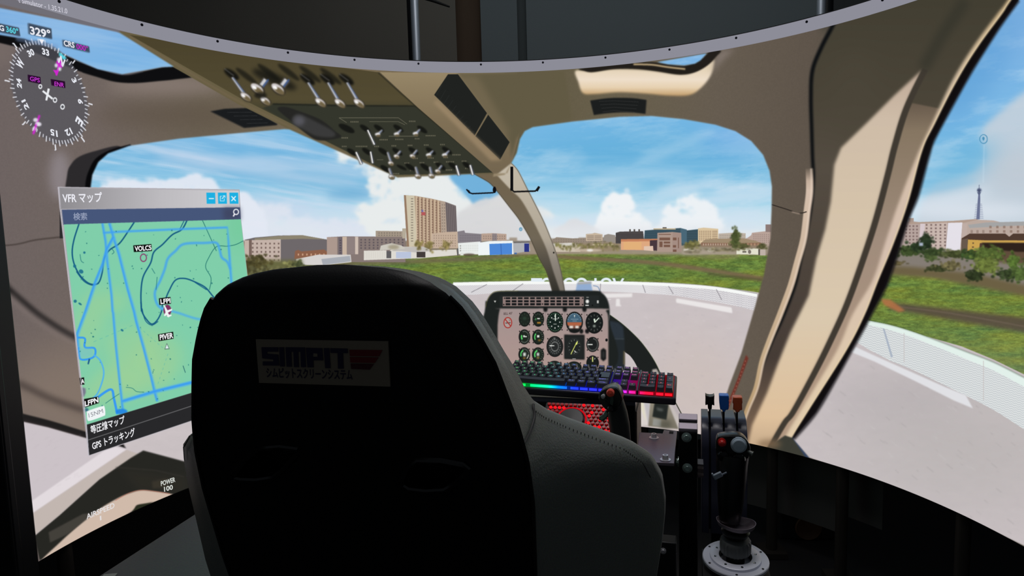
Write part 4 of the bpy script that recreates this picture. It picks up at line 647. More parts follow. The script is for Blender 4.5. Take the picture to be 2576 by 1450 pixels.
    F.line([(553, 494), (553, 506), (563, 506), (563, 500)], 1.8, (226, 240, 246), .3); F.line([(557, 501), (564, 493)], 2, (226, 240, 246), .3); F.line([(553, 494), (557, 494)], 1.6, (226, 240, 246), .3); F.line([(559, 493), (565, 493), (565, 498)], 1.6, (226, 240, 246), .3)
    F.ell(593, 533.5, 7.5, 8, (236, 238, 242), .4); F.ell(593, 533.5, 4.8, 5.2, (66, 74, 104), .3); F.line([(589, 539), (586, 545)], 3.4, (236, 238, 242), .4)
    # ---- the grey strip along the top edge and the window caption bar
    F.poly([(-170, -60), (-60, -30), (0, -8), (152, 18), (180, 28), (300, 62), (300, 82), (150, 48), (0, 10), (-100, -6), (-170, -10)], (112, 110, 118), .8)
    return F
# ---------------------------------------------------------------- the curved screen
RAD, ZT, ZB = 1.25, 0.61178+1.25, -0.83833+1.25
AL, AR = -1.5158, 1.5158
ZTOP, ZIMG = ZT+.012, ZT-.030
def px_of(a, z):
    D = np.stack([RAD*np.sin(a)-CAM[0], RAD*np.cos(a)-CAM[1], z-CAM[2]+0*a], -1); k = D @ _F
    return 1288+FPX*(D @ _RR)/k, 725-FPX*(D @ _UU)/k
def scr(x, y):
    """angle and height on the screen of a point of the shown picture"""
    d = _F+_RR*(x-1288)/FPX+_UU*(725-y)/FPX
    a = d[0]**2+d[1]**2; b = d[0]*CAM[0]+d[1]*CAM[1]; c = CAM[0]**2+CAM[1]**2-RAD**2
    t = (-b+math.sqrt(max(b*b-a*c, 0)))/a; q = CAM+t*d
    return math.atan2(q[0], q[1]), q[2]
pic = paint_cockpit(paint()).a
IW, IH = 5120, 1760; IZ0, IZ1 = ZB-.01, ZTOP+.01; IA0, IA1 = AL-.01, AR+.01
aa = IA0+(np.arange(IW)+.5)/IW*(IA1-IA0); buf = np.ones((IH, IW, 4), np.float32)
for r0 in range(0, IH, 220):
    zz_ = IZ0+(np.arange(r0, min(IH, r0+220))+.5)/IH*(IZ1-IZ0)
    A2, Z2 = np.meshgrid(aa, zz_); X, Y = px_of(A2, Z2); X = np.clip(X-X0-.5, 0, CW-2.01); Y = np.clip(Y-Y0-.5, 0, CH-2.01)
    xi = X.astype(int); yi = Y.astype(int); fx = (X-xi)[..., None].astype(np.float32); fy = (Y-yi)[..., None].astype(np.float32)
    v = (pic[yi, xi]*(1-fx)+pic[yi, xi+1]*fx)*(1-fy)+(pic[yi+1, xi]*(1-fx)+pic[yi+1, xi+1]*fx)*fy
    buf[r0:r0+len(zz_), :, :3] = np.clip(v/255., 0, 1)
img = bpy.data.images.new('flight_view', IW, IH, alpha=False); img.pixels.foreach_set(buf.ravel()); img.update(); img.pack()
del buf, pic
def pic_mat():
    m = bpy.data.materials.new('screen_picture'); m.use_nodes = True; nt = m.node_tree; nt.nodes.clear()
    t = nt.nodes.new('ShaderNodeTexImage'); t.image = img; t.interpolation = 'Cubic'; e = nt.nodes.new('ShaderNodeEmission'); o = nt.nodes.new('ShaderNodeOutputMaterial')
    uv = nt.nodes.new('ShaderNodeUVMap'); uv.uv_map = 'UVMap'; nt.links.new(uv.outputs[0], t.inputs[0])
    nt.links.new(t.outputs[0], e.inputs[0]); nt.links.new(e.outputs[0], o.inputs[0]); return m
PIC = pic_mat()
screen = thing('projection_screen', 'large half-round curved projection screen showing a helicopter cockpit over an airfield', 'screen', (0, 0, ZB))
STEP = RAD*math.radians(1.)
def patch(name, pts, off, parent, label=None, mt=None, conv=True, cut=True):
    P = [scr(*p) for p in pts] if conv else pts
    b = bmesh.new(); vs = []
    for a, z in P:
        if vs and (Vector((a*RAD, z, 0))-vs[-1].co).length < 1e-6: continue
        vs.append(b.verts.new((a*RAD, z, 0)))
    b.faces.new(vs); bmesh.ops.triangulate(b, faces=b.faces[:])
    if cut:
        for co, no in (((0, ZIMG if conv else ZTOP, 0), (0, 1, 0)), ((0, ZB, 0), (0, -1, 0)), ((AR*RAD, 0, 0), (1, 0, 0)), ((AL*RAD, 0, 0), (-1, 0, 0))):
            bmesh.ops.bisect_plane(b, geom=b.verts[:]+b.edges[:]+b.faces[:], plane_co=co, plane_no=no, clear_outer=True)
    if not b.faces: b.free(); return None
    xs = [v.co.x for v in b.verts]
    for k in range(math.ceil(min(xs)/STEP), math.floor(max(xs)/STEP)+1):
        bmesh.ops.bisect_plane(b, geom=b.verts[:]+b.edges[:]+b.faces[:], plane_co=(k*STEP, 0, 0), plane_no=(1, 0, 0))
    me = bpy.data.meshes.new(name); b.normal_update(); b.to_mesh(me); b.free(); n = len(me.vertices)
    co = np.empty(n*3, np.float32); me.vertices.foreach_get('co', co); co = co.reshape(-1, 3); a = co[:, 0]/RAD; z = co[:, 1].copy()
    uvl = me.uv_layers.new(name='UVMap'); li = np.empty(len(me.loops), np.int32); me.loops.foreach_get('vertex_index', li)
    uv = np.stack([(a-IA0)/(IA1-IA0), (z-IZ0)/(IZ1-IZ0)], -1)[li]; uvl.data.foreach_set('uv', uv.astype(np.float32).ravel())
    r = RAD-off; co2 = np.stack([r*np.sin(a), r*np.cos(a), z-ZB], -1).astype(np.float32)
    if parent is not None and parent is not screen: pass
    me.vertices.foreach_set('co', co2.ravel()); me.materials.append(mt or PIC); me.update()
    o = bpy.data.objects.new(name, me); COL.objects.link(o); o.parent = parent
    if label: o['label'] = label
    return o
G = [(a, z) for z in (ZB, ) for a in np.linspace(AL, AR, 3)]+[(a, z) for z in (ZIMG,) for a in np.linspace(AR, AL, 3)]
surface = patch('screen_surface', [(AL, ZB), (AR, ZB), (AR, ZIMG), (AL, ZIMG)], 0, screen, conv=False, cut=False)
band = patch('screen_border', [(AL, ZIMG), (AR, ZIMG), (AR, ZTOP), (AL, ZTOP)], 0, screen, 'pale grey strip with rivets along the top edge', glow('screen_border_spill_glow', (140, 140, 151), 1.), conv=False, cut=False)  # border fabric given its own glow, standing in for projector spill on it
riv_mb = MB(); riv_mb.lathe([(.0042, 0), (.0042, .002), (.0028, .0035), (.0, .0038)], 12); rm = mat('rivet_dark', (16, 18, 34), .35, .6)
riv_me = None
for k in range(-7, 9):
    a = -0.16483+0.19578*k
    if not AL < a < AR: continue
    if riv_me is None: ro = riv_mb.build('rivet', rm, band); riv_me = ro.data
    else: ro = bpy.data.objects.new('rivet', riv_me); COL.objects.link(ro); ro.parent = band
    ro.location = (RAD*math.sin(a), RAD*math.cos(a), ZT-ZB+.002); ro.rotation_euler = (PI/2, 0, -a)
# back of the screen, black rim and truss
b = MB(); A_ = np.linspace(AL, AR, 160)
for r, z0, z1 in ((RAD+.004, ZB-.004, ZTOP+.004),):
    ring = [(r, z0), (r, z1), (r+.018, z1), (r+.018, z0)]
    vs = [(q[0]*math.sin(a), q[0]*math.cos(a), q[1]-ZB) for a in A_ for q in ring]; fs = [(i*4+j, i*4+(j+1) % 4, i*4+4+(j+1) % 4, i*4+4+j) for i in range(len(A_)-1) for j in range(4)]+[(0, 1, 2, 3), tuple(len(A_)*4-4+j for j in range(4))[::-1]]
    b.add(vs, fs)
b.build('screen_backing', mat('backing_black', (14, 14, 16), .7), screen)
blk = mat('frame_black', (22, 23, 26), .38, .3)
for sgn, a0 in ((-1, AL), (1, AR)):
    # posts closing off both ends of the half circle
    n_ = np.array((math.sin(a0), math.cos(a0), 0)); t_ = np.array((math.cos(a0), -math.sin(a0), 0))*sgn
    c0 = n_*(RAD+.020)+t_*.036; B_ = (n_, t_, np.array((0, 0, 1.)))
    MB().box((c0[0], c0[1], .72), (.05, .07, 1.62), B_).box((c0[0]+n_[0]*-.021+t_[0]*.02, c0[1]+n_[1]*-.021+t_[1]*.02, .72), (.012, .02, 1.6), B_).build('end_post', blk, screen, bevel=.004)
al_ = mat('tube_aluminium', (210, 220, 232), .45, .85)
dkm = mat('leg_dark', (36, 32, 28), .5, .2)
def on_radius(x, y, r):
    d = _F+_RR*(x-1288)/FPX+_UU*(725-y)/FPX; a = d[0]**2+d[1]**2; b_ = d[0]*CAM[0]+d[1]*CAM[1]; c = CAM[0]**2+CAM[1]**2-r*r
    return CAM+(-b_+math.sqrt(b_*b_-a*c))/a*d
for x, y in ((165, 1420), (1942, 1250), (2117, 1300), (1620, 1180), (1000, 1200), (2420, 1420)):
    q = on_radius(x, y, RAD+.03); MB().tube([(q[0], q[1], -ZB), (q[0], q[1], .03)], .019, 16).box((q[0], q[1], -ZB+.012), (.09, .09, .02)).build('screen_leg', dkm, screen)
for x, y, r in ((1047, 120, .016), (2066, 20, .014)):
    q = on_radius(x, y, RAD+.075); MB().tube([(q[0], q[1], .9), (q[0], q[1], 2.36)], r, 20).build('support_tube', al_, screen)
    q = on_radius(x-7 if r > .015 else x+14, y, RAD+.10)
    MB().tube([(q[0], q[1], .9), (q[0], q[1], 2.36)], .02, 16).build('rear_upright', blk, screen)
q = at(1040, -12, 2.9); q2 = at(1131, 17, 2.9); q1 = at(1090, 2, 2.9)
tag(MB().tube([q, q1, q2], [.006, .007, .004], 8).build('black_strap', mat('strap_black', (6, 6, 7), .7)), 'short black strap end hanging in front of the cloth above the screen', 'strap')
# ---------------------------------------------------------------- what the picture shows, as parts of the screen
W1 = [(228, 470), (232, 440), (247, 408), (272, 386), (325, 367), (450, 349), (600, 335), (715, 325), (728, 326), (1000, 447), (1193, 438), (1230, 459), (1249, 479), (1282, 521), (1305, 551), (1333, 598), (1356, 649), (1375, 684), (1389, 731), (1400, 900), (1380, 1075), (480, 1232), (330, 1152), (300, 1100), (260, 900), (235, 600)]
W2 = [(1286, 411), (1300, 385), (1308, 350), (1320, 330), (1340, 320), (1440, 306), (1560, 294), (1640, 292), (1720, 300), (1800, 314), (1850, 330), (1890, 355), (1920, 390), (1936, 430), (1942, 470), (1941, 530), (1938, 600), (1922, 690), (1900, 770), (1865, 890), (1835, 970), (1815, 1030), (1790, 1100), (1424, 1068), (1424, 745), (1420, 731), (1412, 687), (1401, 645), (1389, 610), (1370, 563), (1352, 526), (1328, 479), (1303, 430)]
W3 = [(2575, -20), (2563, 0), (2514, 68), (2447, 174), (2392, 272), (2349, 353), (2335, 396), (2309, 492), (2286, 548), (2256, 643), (2230, 718), (2184, 805), (2139, 887), (2106, 947), (2053, 1038), (1996, 1105), (2036, 1152), (2120, 1184), (2420, 1302), (2900, 1570), (2900, -340), (2820, -340), (2660, -150)]
L1, L2, L3, L4 = .0006, .0012, .0018, .0024
wl_ = patch('left_windscreen', W1, L1, screen, 'left windscreen with cloudy blue sky, tower block, hangars and grass')
wr_ = patch('right_windscreen', W2, L1, screen, 'right windscreen with blue sky, office blocks, grass and pale landing pad')
ws_ = patch('door_window', W3, L1, screen, 'side door window with radio mast, flats, bushes and white fence')
patch('roof_window', [(0, 24), (293, 80), (437, 168), (353, 179), (307, 187), (245, 174), (174, 143), (120, 118), (60, 98), (0, 88), (-80, 74), (-80, 12)], L1, screen, 'small roof window at top left with plain blue sky')
patch('roof_window', [(1653, 156), (1779, 134), (1762, 152), (1748, 160), (1721, 165), (1680, 162)], L1, screen, 'sliver of roof window with blue sky')
patch('roof_recess', spl([(1448, 178), (1490, 181), (1545, 174), (1626, 176), (1708, 187), (1748, 181), (1789, 156), (1798, 152), (1790, 187), (1766, 219), (1735, 239), (1680, 240), (1626, 236), (1558, 232), (1496, 237), (1466, 234), (1455, 207)], True, 3), L1, screen, 'cream sunlit recess around the roof window')
patch('lower_door_window', [(54, 1061), (120, 1076), (215, 1103), (300, 1124), (355, 1142), (330, 1152), (250, 1207), (150, 1297), (86, 1350)], L1, screen, 'low window with grey ground and a white stripe')
for n, p, l in (('apartment_tower', [(1016, 491), (1045, 493), (1085, 500), (1120, 508), (1147, 518), (1150, 584), (1086, 589), (1084, 621), (1024, 622)], 'tall beige apartment tower with rows of windows'),
    ('hangar', [(1203, 643), (1203, 611), (1232, 607), (1290, 606), (1292, 641)], 'white hangar with two blue doors'),
    ('hangar', [(1291, 608), (1330, 606), (1334, 632), (1292, 638)], 'grey hangar with dark blue door'),
    ('hangar', [(742, 666), (745, 652), (800, 641), (882, 641), (884, 660), (812, 668)], 'low white hangar with slanted roof'),
    ('hangar', [(915, 655), (915, 631), (958, 618), (985, 612), (1010, 618), (1066, 621), (1084, 630), (1148, 628), (1150, 642), (1060, 650)], 'row of low white sheds'),
    ('white_building', [(1152, 612), (1203, 609), (1203, 640), (1154, 640)], 'white block beside the blue-doored hangar'),
    ('apartment_block', [(615, 656), (615, 603), (640, 598), (700, 593), (760, 592), (822, 603), (822, 640), (742, 645), (740, 656)], 'pale block with grey roof at the left'),
    ('apartment_block', [(822, 655), (822, 597), (945, 596), (945, 581), (1012, 582), (1020, 600), (1020, 620), (960, 618), (910, 632), (880, 645)], 'long grey-brown block left of the tower'),
    ('apartment_block', [(1084, 624), (1086, 588), (1151, 583), (1152, 611), (1150, 625)], 'beige block at the foot of the tower'),
    ('apartment_block', [(1151, 583), (1168, 580), (1170, 586), (1211, 589), (1211, 607), (1152, 611)], 'grey block right of the tower'),
    ('apartment_block', [(1211, 606), (1211, 588), (1240, 587), (1274, 589), (1274, 606)], 'small beige block behind the hangar')):
    patch(n, p, L2, wl_, l)
for n, p, l in (('hangar', [(1562, 629), (1562, 602), (1654, 601), (1654, 631)], 'orange hangar with pale door'),
    ('brown_building', [(1653, 634), (1654, 586), (1692, 584), (1714, 586), (1715, 634)], 'square brown building in front of the glass offices'),
    ('office_building', [(1549, 601), (1549, 586), (1560, 583), (1618, 582), (1621, 601)], 'dark grey office block'),
    ('office_building', [(1620, 601), (1622, 580), (1660, 577), (1712, 574), (1728, 580), (1756, 577), (1756, 612), (1716, 618), (1714, 586), (1654, 586), (1653, 601)], 'blue-green glass office block'),
    ('office_building', [(1756, 612), (1756, 575), (1770, 573), (1807, 576), (1807, 599), (1776, 602)], 'cream office block with brown windows'),
    ('office_building', [(1474, 607), (1474, 589), (1490, 588), (1496, 586), (1516, 590), (1516, 606)], 'small cream office block far off'),
    ('red_building', [(1764, 620), (1764, 611), (1776, 602), (1838, 601), (1840, 622)], 'long low red-brown building'),
    ('tall_tree', spl([(1850, 572), (1860, 596), (1862, 622), (1850, 628), (1839, 620), (1841, 596)], True, 3), 'slim dark green tree'),
    ('white_caravan', [(1853, 640), (1853, 625), (1908, 626), (1910, 641)], 'row of white caravans'),
    ('white_shed', [(1390, 634), (1390, 613), (1442, 611), (1460, 616), (1460, 634)], 'low pale shed by the post'),
    ('blue_box', [(1452, 712), (1486, 709), (1491, 733), (1448, 733)], 'blue box at the pad rim')):
    patch(n, p, L2, wr_, l)
rl = spl([(1430, 707), (1500, 707), (1620, 710), (1700, 714), (1800, 722), (1900, 738)], False, 4)
patch('safety_fence', rl+[(1896, 780), (1860, 772), (1800, 760), (1700, 744), (1600, 737), (1500, 733), (1493, 733), (1490, 708)][:6], L2, wr_, 'low white mesh fence around the pad')
rl = spl([(2183, 806), (2240, 818), (2300, 836), (2370, 862), (2430, 885), (2500, 912), (2576, 950), (2700, 1012), (2860, 1095)], False, 4)
patch('safety_fence', rl+[(x, y+np.interp(x, [2150, 2240, 2440, 2576, 2960], [62, 90, 112, 130, 190])) for x, y in rl[::-1]], L2, ws_, 'wide white mesh fence seen through the side window')
for n, p, l in (('radio_mast', [(2463, 465), (2465, 465), (2470, 480), (2468, 500), (2476, 552), (2450, 552), (2460, 500), (2458, 480)], 'thin dark lattice mast'),
    ('apartment_block', [(2282, 558), (2398, 556), (2460, 552), (2434, 562), (2430, 600), (2420, 604), (2418, 634), (2260, 634)], 'pale block with many windows and a white end wall'),
    ('apartment_block', [(2436, 566), (2482, 560), (2560, 558), (2860, 552), (2860, 586), (2550, 588), (2440, 588)], 'pale long block at the right'),
    ('yellow_building', [(2418, 640), (2420, 600), (2440, 588), (2530, 588), (2860, 586), (2860, 630), (2560, 634), (2480, 626), (2464, 632)], 'yellow house with brown roof'),
    ('shrub', spl([(2420, 650), (2450, 625), (2490, 618), (2530, 625), (2540, 650), (2520, 690), (2480, 700), (2440, 680)], True, 3), 'large light green bush'),
    ('shrub', spl([(2300, 625), (2315, 600), (2340, 588), (2350, 610), (2370, 640), (2340, 652), (2310, 645)], True, 3), 'dark green bush before the flats'),
    ('map_pin', spl([(2475, 338), (2487, 350), (2475, 362), (2463, 350)], True, 4), 'round blue pin marker')):
    patch(n, p, L2, ws_, l)
cp = [(1193, 438), (1230, 459), (1249, 479), (1282, 521), (1305, 551), (1333, 598), (1356, 649), (1375, 684), (1389, 732), (1420, 732), (1412, 687), (1401, 645), (1389, 610), (1370, 563), (1352, 526), (1328, 479), (1303, 430), (1286, 411), (1270, 437)]
post = patch('centre_post', cp, L2, screen, 'curved beige post between the windscreens')
patch('headset_hook', [(1284, 419), (1292, 419), (1292, 480), (1345, 480), (1354, 468), (1359, 471), (1350, 484), (1290, 484), (1284, 478)], L3, post, 'black hook on the post')
patch('headset_hook', [(1173, 476), (1180, 480), (1186, 486), (1238, 484), (1240, 470), (1248, 470), (1247, 484), (1240, 488), (1184, 490), (1178, 484)], L3, post, 'black hook on the left')
S1 = [(2093, 68), (2066, 120), (2044, 177), (2040, 245), (2042, 326), (2044, 394), (2046, 450), (2039, 529), (2028, 590), (2013, 660), (2000, 720), (1970, 799), (1942, 860), (1914, 930), (1898, 985), (1872, 1045), (1850, 1108)]
pil = patch('door_frame', S1+[(1950, 1126), (1993, 1104)]+[(2032, 1038), (2128, 886), (2176, 793), (2211, 705), (2249, 613), (2286, 508), (2321, 380), (2352, 313), (2408, 204), (2462, 117), (2522, 35), (2545, 0), (2600, -80), (2400, -40)], L1, screen, 'broad beige door frame, sunlit below and shaded above')
patch('trim_strip', [(2029, 424), (2045, 424), (2046, 480), (2040, 530), (2030, 600), (2014, 660), (1997, 720), (1970, 792), (1943, 857), (1923, 910), (1907, 976), (1868, 1078), (1858, 1078), (1896, 976), (1911, 910), (1929, 857), (1954, 792), (1981, 720), (1998, 660), (2014, 600), (2022, 530), (2028, 480)], L3, pil, 'narrow cream trim lit by the sun')
patch('red_marker', [(1877, 893), (1883, 902), (1865, 950), (1832, 1031), (1824, 1031), (1857, 950)], L2, screen, 'thin dark red marker strip')
con = patch('overhead_console', [(293, 78), (340, 86), (460, 108), (620, 140), (952, 184), (1010, 236), (1242, 437), (1190, 438), (985, 447), (800, 359), (728, 326), (600, 263), (437, 170)], L2, screen, 'dark olive overhead switch console')
patch('console_side', [(956, 184), (1130, 188), (1092, 239), (1258, 402), (1284, 365), (1290, 400), (1276, 436), (1242, 437), (1050, 270)], L2, screen, 'beige side of the overhead console')
for p, l in (([(1127, 188), (1152, 188), (1225, 285), (1194, 341), (1092, 239)], 'long black placard on the console side'), ([(1228, 289), (1282, 358), (1258, 402), (1196, 343)], 'short black placard on the console side'),
    ([(528, 281), (565, 274), (625, 272), (698, 313), (614, 322)], 'black placard left of the console'), ([(1485, 253), (1556, 246), (1627, 252), (1624, 287), (1556, 283), (1494, 290)], 'curved black placard below the roof window')):
    patch('warning_placard', p, L3, screen, l)
zz = lambda a: Zc(600, 250, 700, [a])[0]
def stick(x0, y0, x1, y1, w, r):
    p, q = np.array((x0, y0), float), np.array((x1, y1), float); t = (q-p)/np.linalg.norm(q-p); n = np.array((-t[1], t[0]))
    c = q+t*r*.4; arc_ = [c+r*(math.cos(a)*n+math.sin(a)*t*.75) for a in np.linspace(-.3, PI+.3, 9)]
    return [p+n*w/2, q+n*w/2]+arc_+[q-n*w/2, p-n*w/2]
for x0, y0, x1, y1 in ((584, 195, 614, 236), (775, 208, 802, 250), (825, 208, 851, 252), (873, 208, 899, 252), (668, 204, 650, 224), (722, 204, 702, 222), (655, 240, 666, 250)):
    patch('toggle_switch', stick(x0, y0, x1, y1, 9, 17), L3, con, 'large chrome toggle')
for a, c in (((1195, 285), (1258, 420)), ((1088, 490), (1138, 600)), ((1222, 485), (1242, 592)), ((2015, 615), (2042, 705)), ((2145, 610), (2170, 700)), ((1330, 285), (1290, 325)), ((1505, 285), (1465, 322)), ((1680, 285), (1640, 318)), ((1800, 480), (1762, 516)), ((1950, 480), (1910, 516)), ((1380, 490), (1412, 585)), ((1395, 640), (1418, 710)), ((1640, 628), (1662, 704)), ((1772, 628), (1788, 700)), ((1500, 478), (1464, 522)), ((1652, 470), (1612, 520)), ((1882, 612), (1846, 660))):
    patch('toggle_switch', stick(*zz(a), *zz(c), 5, 6.5), L3, con)
zi = lambda *p: Zc(1180, 700, 400, p)
ip = patch('instrument_panel', zi((2270, 2700), (262, 2700))+spl(zi((262, 1500), (262, 480), (290, 370), (350, 270), (450, 218), (700, 208), (1350, 205), (2050, 205), (2150, 240), (2220, 310), (2262, 410), (2277, 520), (2277, 700), (2270, 1500)), False, 5), L3, screen, 'instrument panel with black glareshield and pale face')
ig = lambda cx, cy, rx, ry: [(zi((cx+rx*math.cos(t), cy+ry*math.sin(t)))[0]) for t in np.linspace(0, 2*PI, 20, endpoint=False)]
for cx, cy, rx, ry, l in ((900, 665, 93, 122, 'blank dark gauge'), (1122, 665, 93, 122, ''), (897, 952, 93, 122, ''), (1120, 955, 95, 122, ''), (895, 1238, 95, 118, ''), (1117, 1240, 97, 118, ''), (1393, 712, 135, 170, 'airspeed dial'), (1708, 715, 138, 172, 'blue and orange attitude indicator'), (2030, 725, 142, 175, 'altimeter with two white hands'), (1390, 1108, 135, 170, 'dial with white needle'), (2003, 1075, 102, 122, ''), (2003, 1375, 102, 122, 'small gauge with yellow needle'), (628, 722, 70, 92, 'red no-smoking sign')):
    patch('gauge' if cx != 628 else 'no_smoking_sign', ig(cx, cy, rx, ry), L4, ip, l or None)
patch('gauge', zi((1542, 915), (1872, 918), (1872, 1322), (1542, 1310)), L4, ip, 'square compass gauge with yellow needle')
patch('warning_light_panel', zi((545, 300), (1860, 300), (1858, 458), (545, 455)), L4, ip, 'strip of small dark warning lights')
patch('panel_side_box', zi((2278, 690), (2340, 690), (2440, 720), (2500, 780), (2520, 960), (2525, 1450), (2278, 1450)), L3, screen, 'dark rounded box right of the panel')
patch('panel_arch', spl([(1534, 792), (1569, 818), (1606, 853), (1630, 883), (1648, 911), (1662, 940), (1690, 1010)], False, 4)+spl([(1640, 1010), (1606, 930), (1588, 899), (1573, 886)], False, 4), L2, screen, 'curved black arch beside the panel')
mw = patch('map_window', [(145, 470), (602, 477), (606, 552), (622, 690), (660, 1000), (222, 1148)], L3, screen, 'map window with green map and blue airspace lines')
patch('title_bar', [(148, 473), (600, 480), (602, 522), (152, 526)], L4, mw, 'grey title bar'); patch('search_bar', [(154, 528), (603, 522), (605, 553), (158, 566)], L4, mw, 'slate blue search bar')
patch('menu_bar', [(216, 1069), (648, 938), (651, 966), (219, 1107)], L4, mw, 'black menu bar'); patch('menu_bar', [(219.5, 1109), (651.5, 968), (655, 1000), (223, 1146)], L4, mw, 'black menu bar')
patch('map_area', [(159, 566), (605, 553), (621, 690), (648, 937), (216, 1068)], L4, mw, 'pale green map with blue lines')
L5, L6 = .0030, .0042
for x0 in (518, 547, 576): patch('window_button', [(x0, 485), (x0+22, 485), (x0+23, 513), (x0+1, 513)], L5, mw, 'cyan window button')
for p in ([(334, 618), (380, 614), (381, 632), (335, 635)], [(398, 751), (428, 747), (429, 765), (400, 768)], [(396, 841), (434, 835), (436, 852), (398, 859)], [(208, 1004), (246, 998), (247, 1014), (210, 1026)]): patch('name_tag', p, L5, mw, 'black name tag')
patch('scale_badge', spl([(219, 1034), (255, 1022), (261, 1025), (263, 1042), (258, 1047), (226, 1059), (218, 1056), (217, 1040)], True, 3), L5, mw, 'white scale badge')
patch('aircraft_symbol', [(410, 767), (414, 770), (420, 781), (431, 777), (432, 781), (421, 787), (424, 792), (430, 792), (430, 795), (425, 797), (423, 799), (419, 797), (418, 793), (413, 796), (411, 794), (415, 786)], L5, mw, 'white aeroplane symbol')
cc = np.array((122., 233.)); ce1 = np.array((97., 27.)); ce2 = np.array((15., 128.)); cpt = lambda a, r: cc+r*(math.sin(a)*ce1-math.cos(a)*ce2)
cr = patch('heading_compass', [cpt(a, 1.13) for a in np.linspace(0, 2*PI, 48, endpoint=False)], L3, screen, 'round grey heading compass with white ticks')
for q, l in (([(-20, 55), (46, 70), (50, 92), (-20, 78)], 'dark heading box'), ([(69, 58), (128, 72), (130, 99), (71, 86)], 'dark box with the heading'), ([(156, 100), (223, 117), (225, 133), (158, 117)], 'dark course box')): patch('readout_box', q, L4, cr, l)
for q in ([(68, 188), (100, 194), (101, 212), (69, 205)], [(126, 199), (162, 205), (163, 222), (128, 215)]): patch('readout_box', q, L4, cr, 'purple mode box')
# ---- lettering on the screen
_tc = {}
def text_mesh(s, bold=.012):
    if (s, bold) not in _tc:
        c = bpy.data.curves.new('t', 'FONT'); c.body = s; c.offset = bold; c.resolution_u = 3; o = bpy.data.objects.new('t', c); COL.objects.link(o)
        dg = bpy.context.evaluated_depsgraph_get(); me = o.evaluated_get(dg).to_mesh()
        V = np.array([(v.co.x, v.co.y) for v in me.vertices]); Fc = [tuple(p.vertices) for p in me.polygons]
        o.evaluated_get(dg).to_mesh_clear(); bpy.data.objects.remove(o); bpy.data.curves.remove(c); _tc[(s, bold)] = (V, Fc)
    return _tc[(s, bold)]
def stext(s, p0, p1, up, c, parent, off=L6, name='lettering', bold=.012):
    V, Fc = text_mesh(s, bold); x0, x1 = V[:, 0].min(), V[:, 0].max(); p0, p1, up = (np.array(q, float) for q in (p0, p1, up))
    me = bpy.data.meshes.new(name); vs = []
    for x, y in V:
        q = p0+(p1-p0)*(x-x0)/(x1-x0)+up*y/.72; a, z = scr(*q); r = RAD-off; vs.append((r*math.sin(a), r*math.cos(a), z-ZB))
    me.from_pydata(vs, [], Fc); me.materials.append(glow('ink_%d_%d_%d' % c, c)); o = bpy.data.objects.new(name, me); COL.objects.link(o); o.parent = parent; return o
Wh = (228, 230, 238)
stext('t Simulator - 1.35.21.0', (43, 6), (167, 35), (-1, -13), (206, 204, 216), screen)
stext('329°', (73, 86), (125, 97), (-2, -20), Wh, cr, bold=.03); stext('CRS', (158, 115), (185, 121), (-1, -14), Wh, cr, bold=.03); stext('000°', (190, 123), (219, 130), (-1, -13), (196, 30, 200), cr)
stext('360°', (12, 80), (43, 87), (-1, -14), (90, 206, 222), cr, bold=.03); stext('HDG', (-32, 70), (7, 79), (-1, -14), Wh, cr, bold=.03); stext('GPS', (72, 203), (97, 208), (0, -11), (196, 60, 210), cr); stext('ENR', (134, 216), (158, 220), (0, -11), (206, 60, 214), cr)
for s, h in (('33', 330), ('N', 360), ('3', 30), ('6', 60), ('E', 90), ('12', 120), ('15', 150), ('21', 210), ('24', 240), ('W', 270), ('30', 300)):
    f = math.radians(h-329); u = math.sin(f)*ce1-math.cos(f)*ce2; r = math.cos(f)*ce1+math.sin(f)*ce2; big = .17 if s in 'NEW' else .105
    wd = {'W': .2, 'E': .14, 'N': .14}.get(s, .075*len(s)*1.25); b0 = cc+u*.74; stext(s, b0-r*wd/2, b0+r*wd/2, u*(big if big > .12 else .12), Wh, cr, bold=.04)
stext('VFR マップ', (155, 509), (255, 507), (-1.5, -20), (236, 236, 244), mw, bold=.02); stext('検索', (182, 553), (217, 552), (-1, -14.5), (150, 160, 186), mw)
stext('等圧線マップ', (226, 1091), (312, 1064), (-2, -16), (236, 236, 240), mw, bold=.02); stext('GPS トラッキング', (230, 1131), (338, 1095), (-2, -16), (236, 236, 240), mw, bold=.02)
stext('VOLC5', (337, 632), (379, 629), (-1, -12), (244, 244, 246), mw, bold=.03); stext('LFPI', (402, 765), (427, 762), (-1, -12), (244, 244, 246), mw, bold=.03); stext('PIVER', (400, 855.5), (434, 850), (-1, -13), (244, 244, 246), mw, bold=.03)
stext('LFPN', (211, 1023), (245, 1012), (-1, -13), (244, 244, 246), mw, bold=.03); stext('A', (201.5, 966), (209.5, 964), (-1, -11), (244, 244, 246), mw, bold=.03); stext('15NM', (221, 1051), (257, 1039), (-2, -11), (128, 132, 140), mw, bold=0)
stext('POWER', (403, 1223), (439, 1212), (-1, -12), (222, 226, 220), screen, bold=.02); stext('100', (411, 1237), (433, 1231), (-1, -12), (222, 226, 220), screen, bold=.02); stext('AIRSPEED', (215, 1307), (286, 1277), (-1.5, -13), (226, 222, 222), screen, bold=.02); stext('1', (249, 1310), (252.5, 1308), (-1, -11), (226, 222, 222), screen, bold=.02)
stext('BELL 407', (1267, 792.4), (1289, 791), (0, -6), (84, 66, 66), ip, bold=.02)
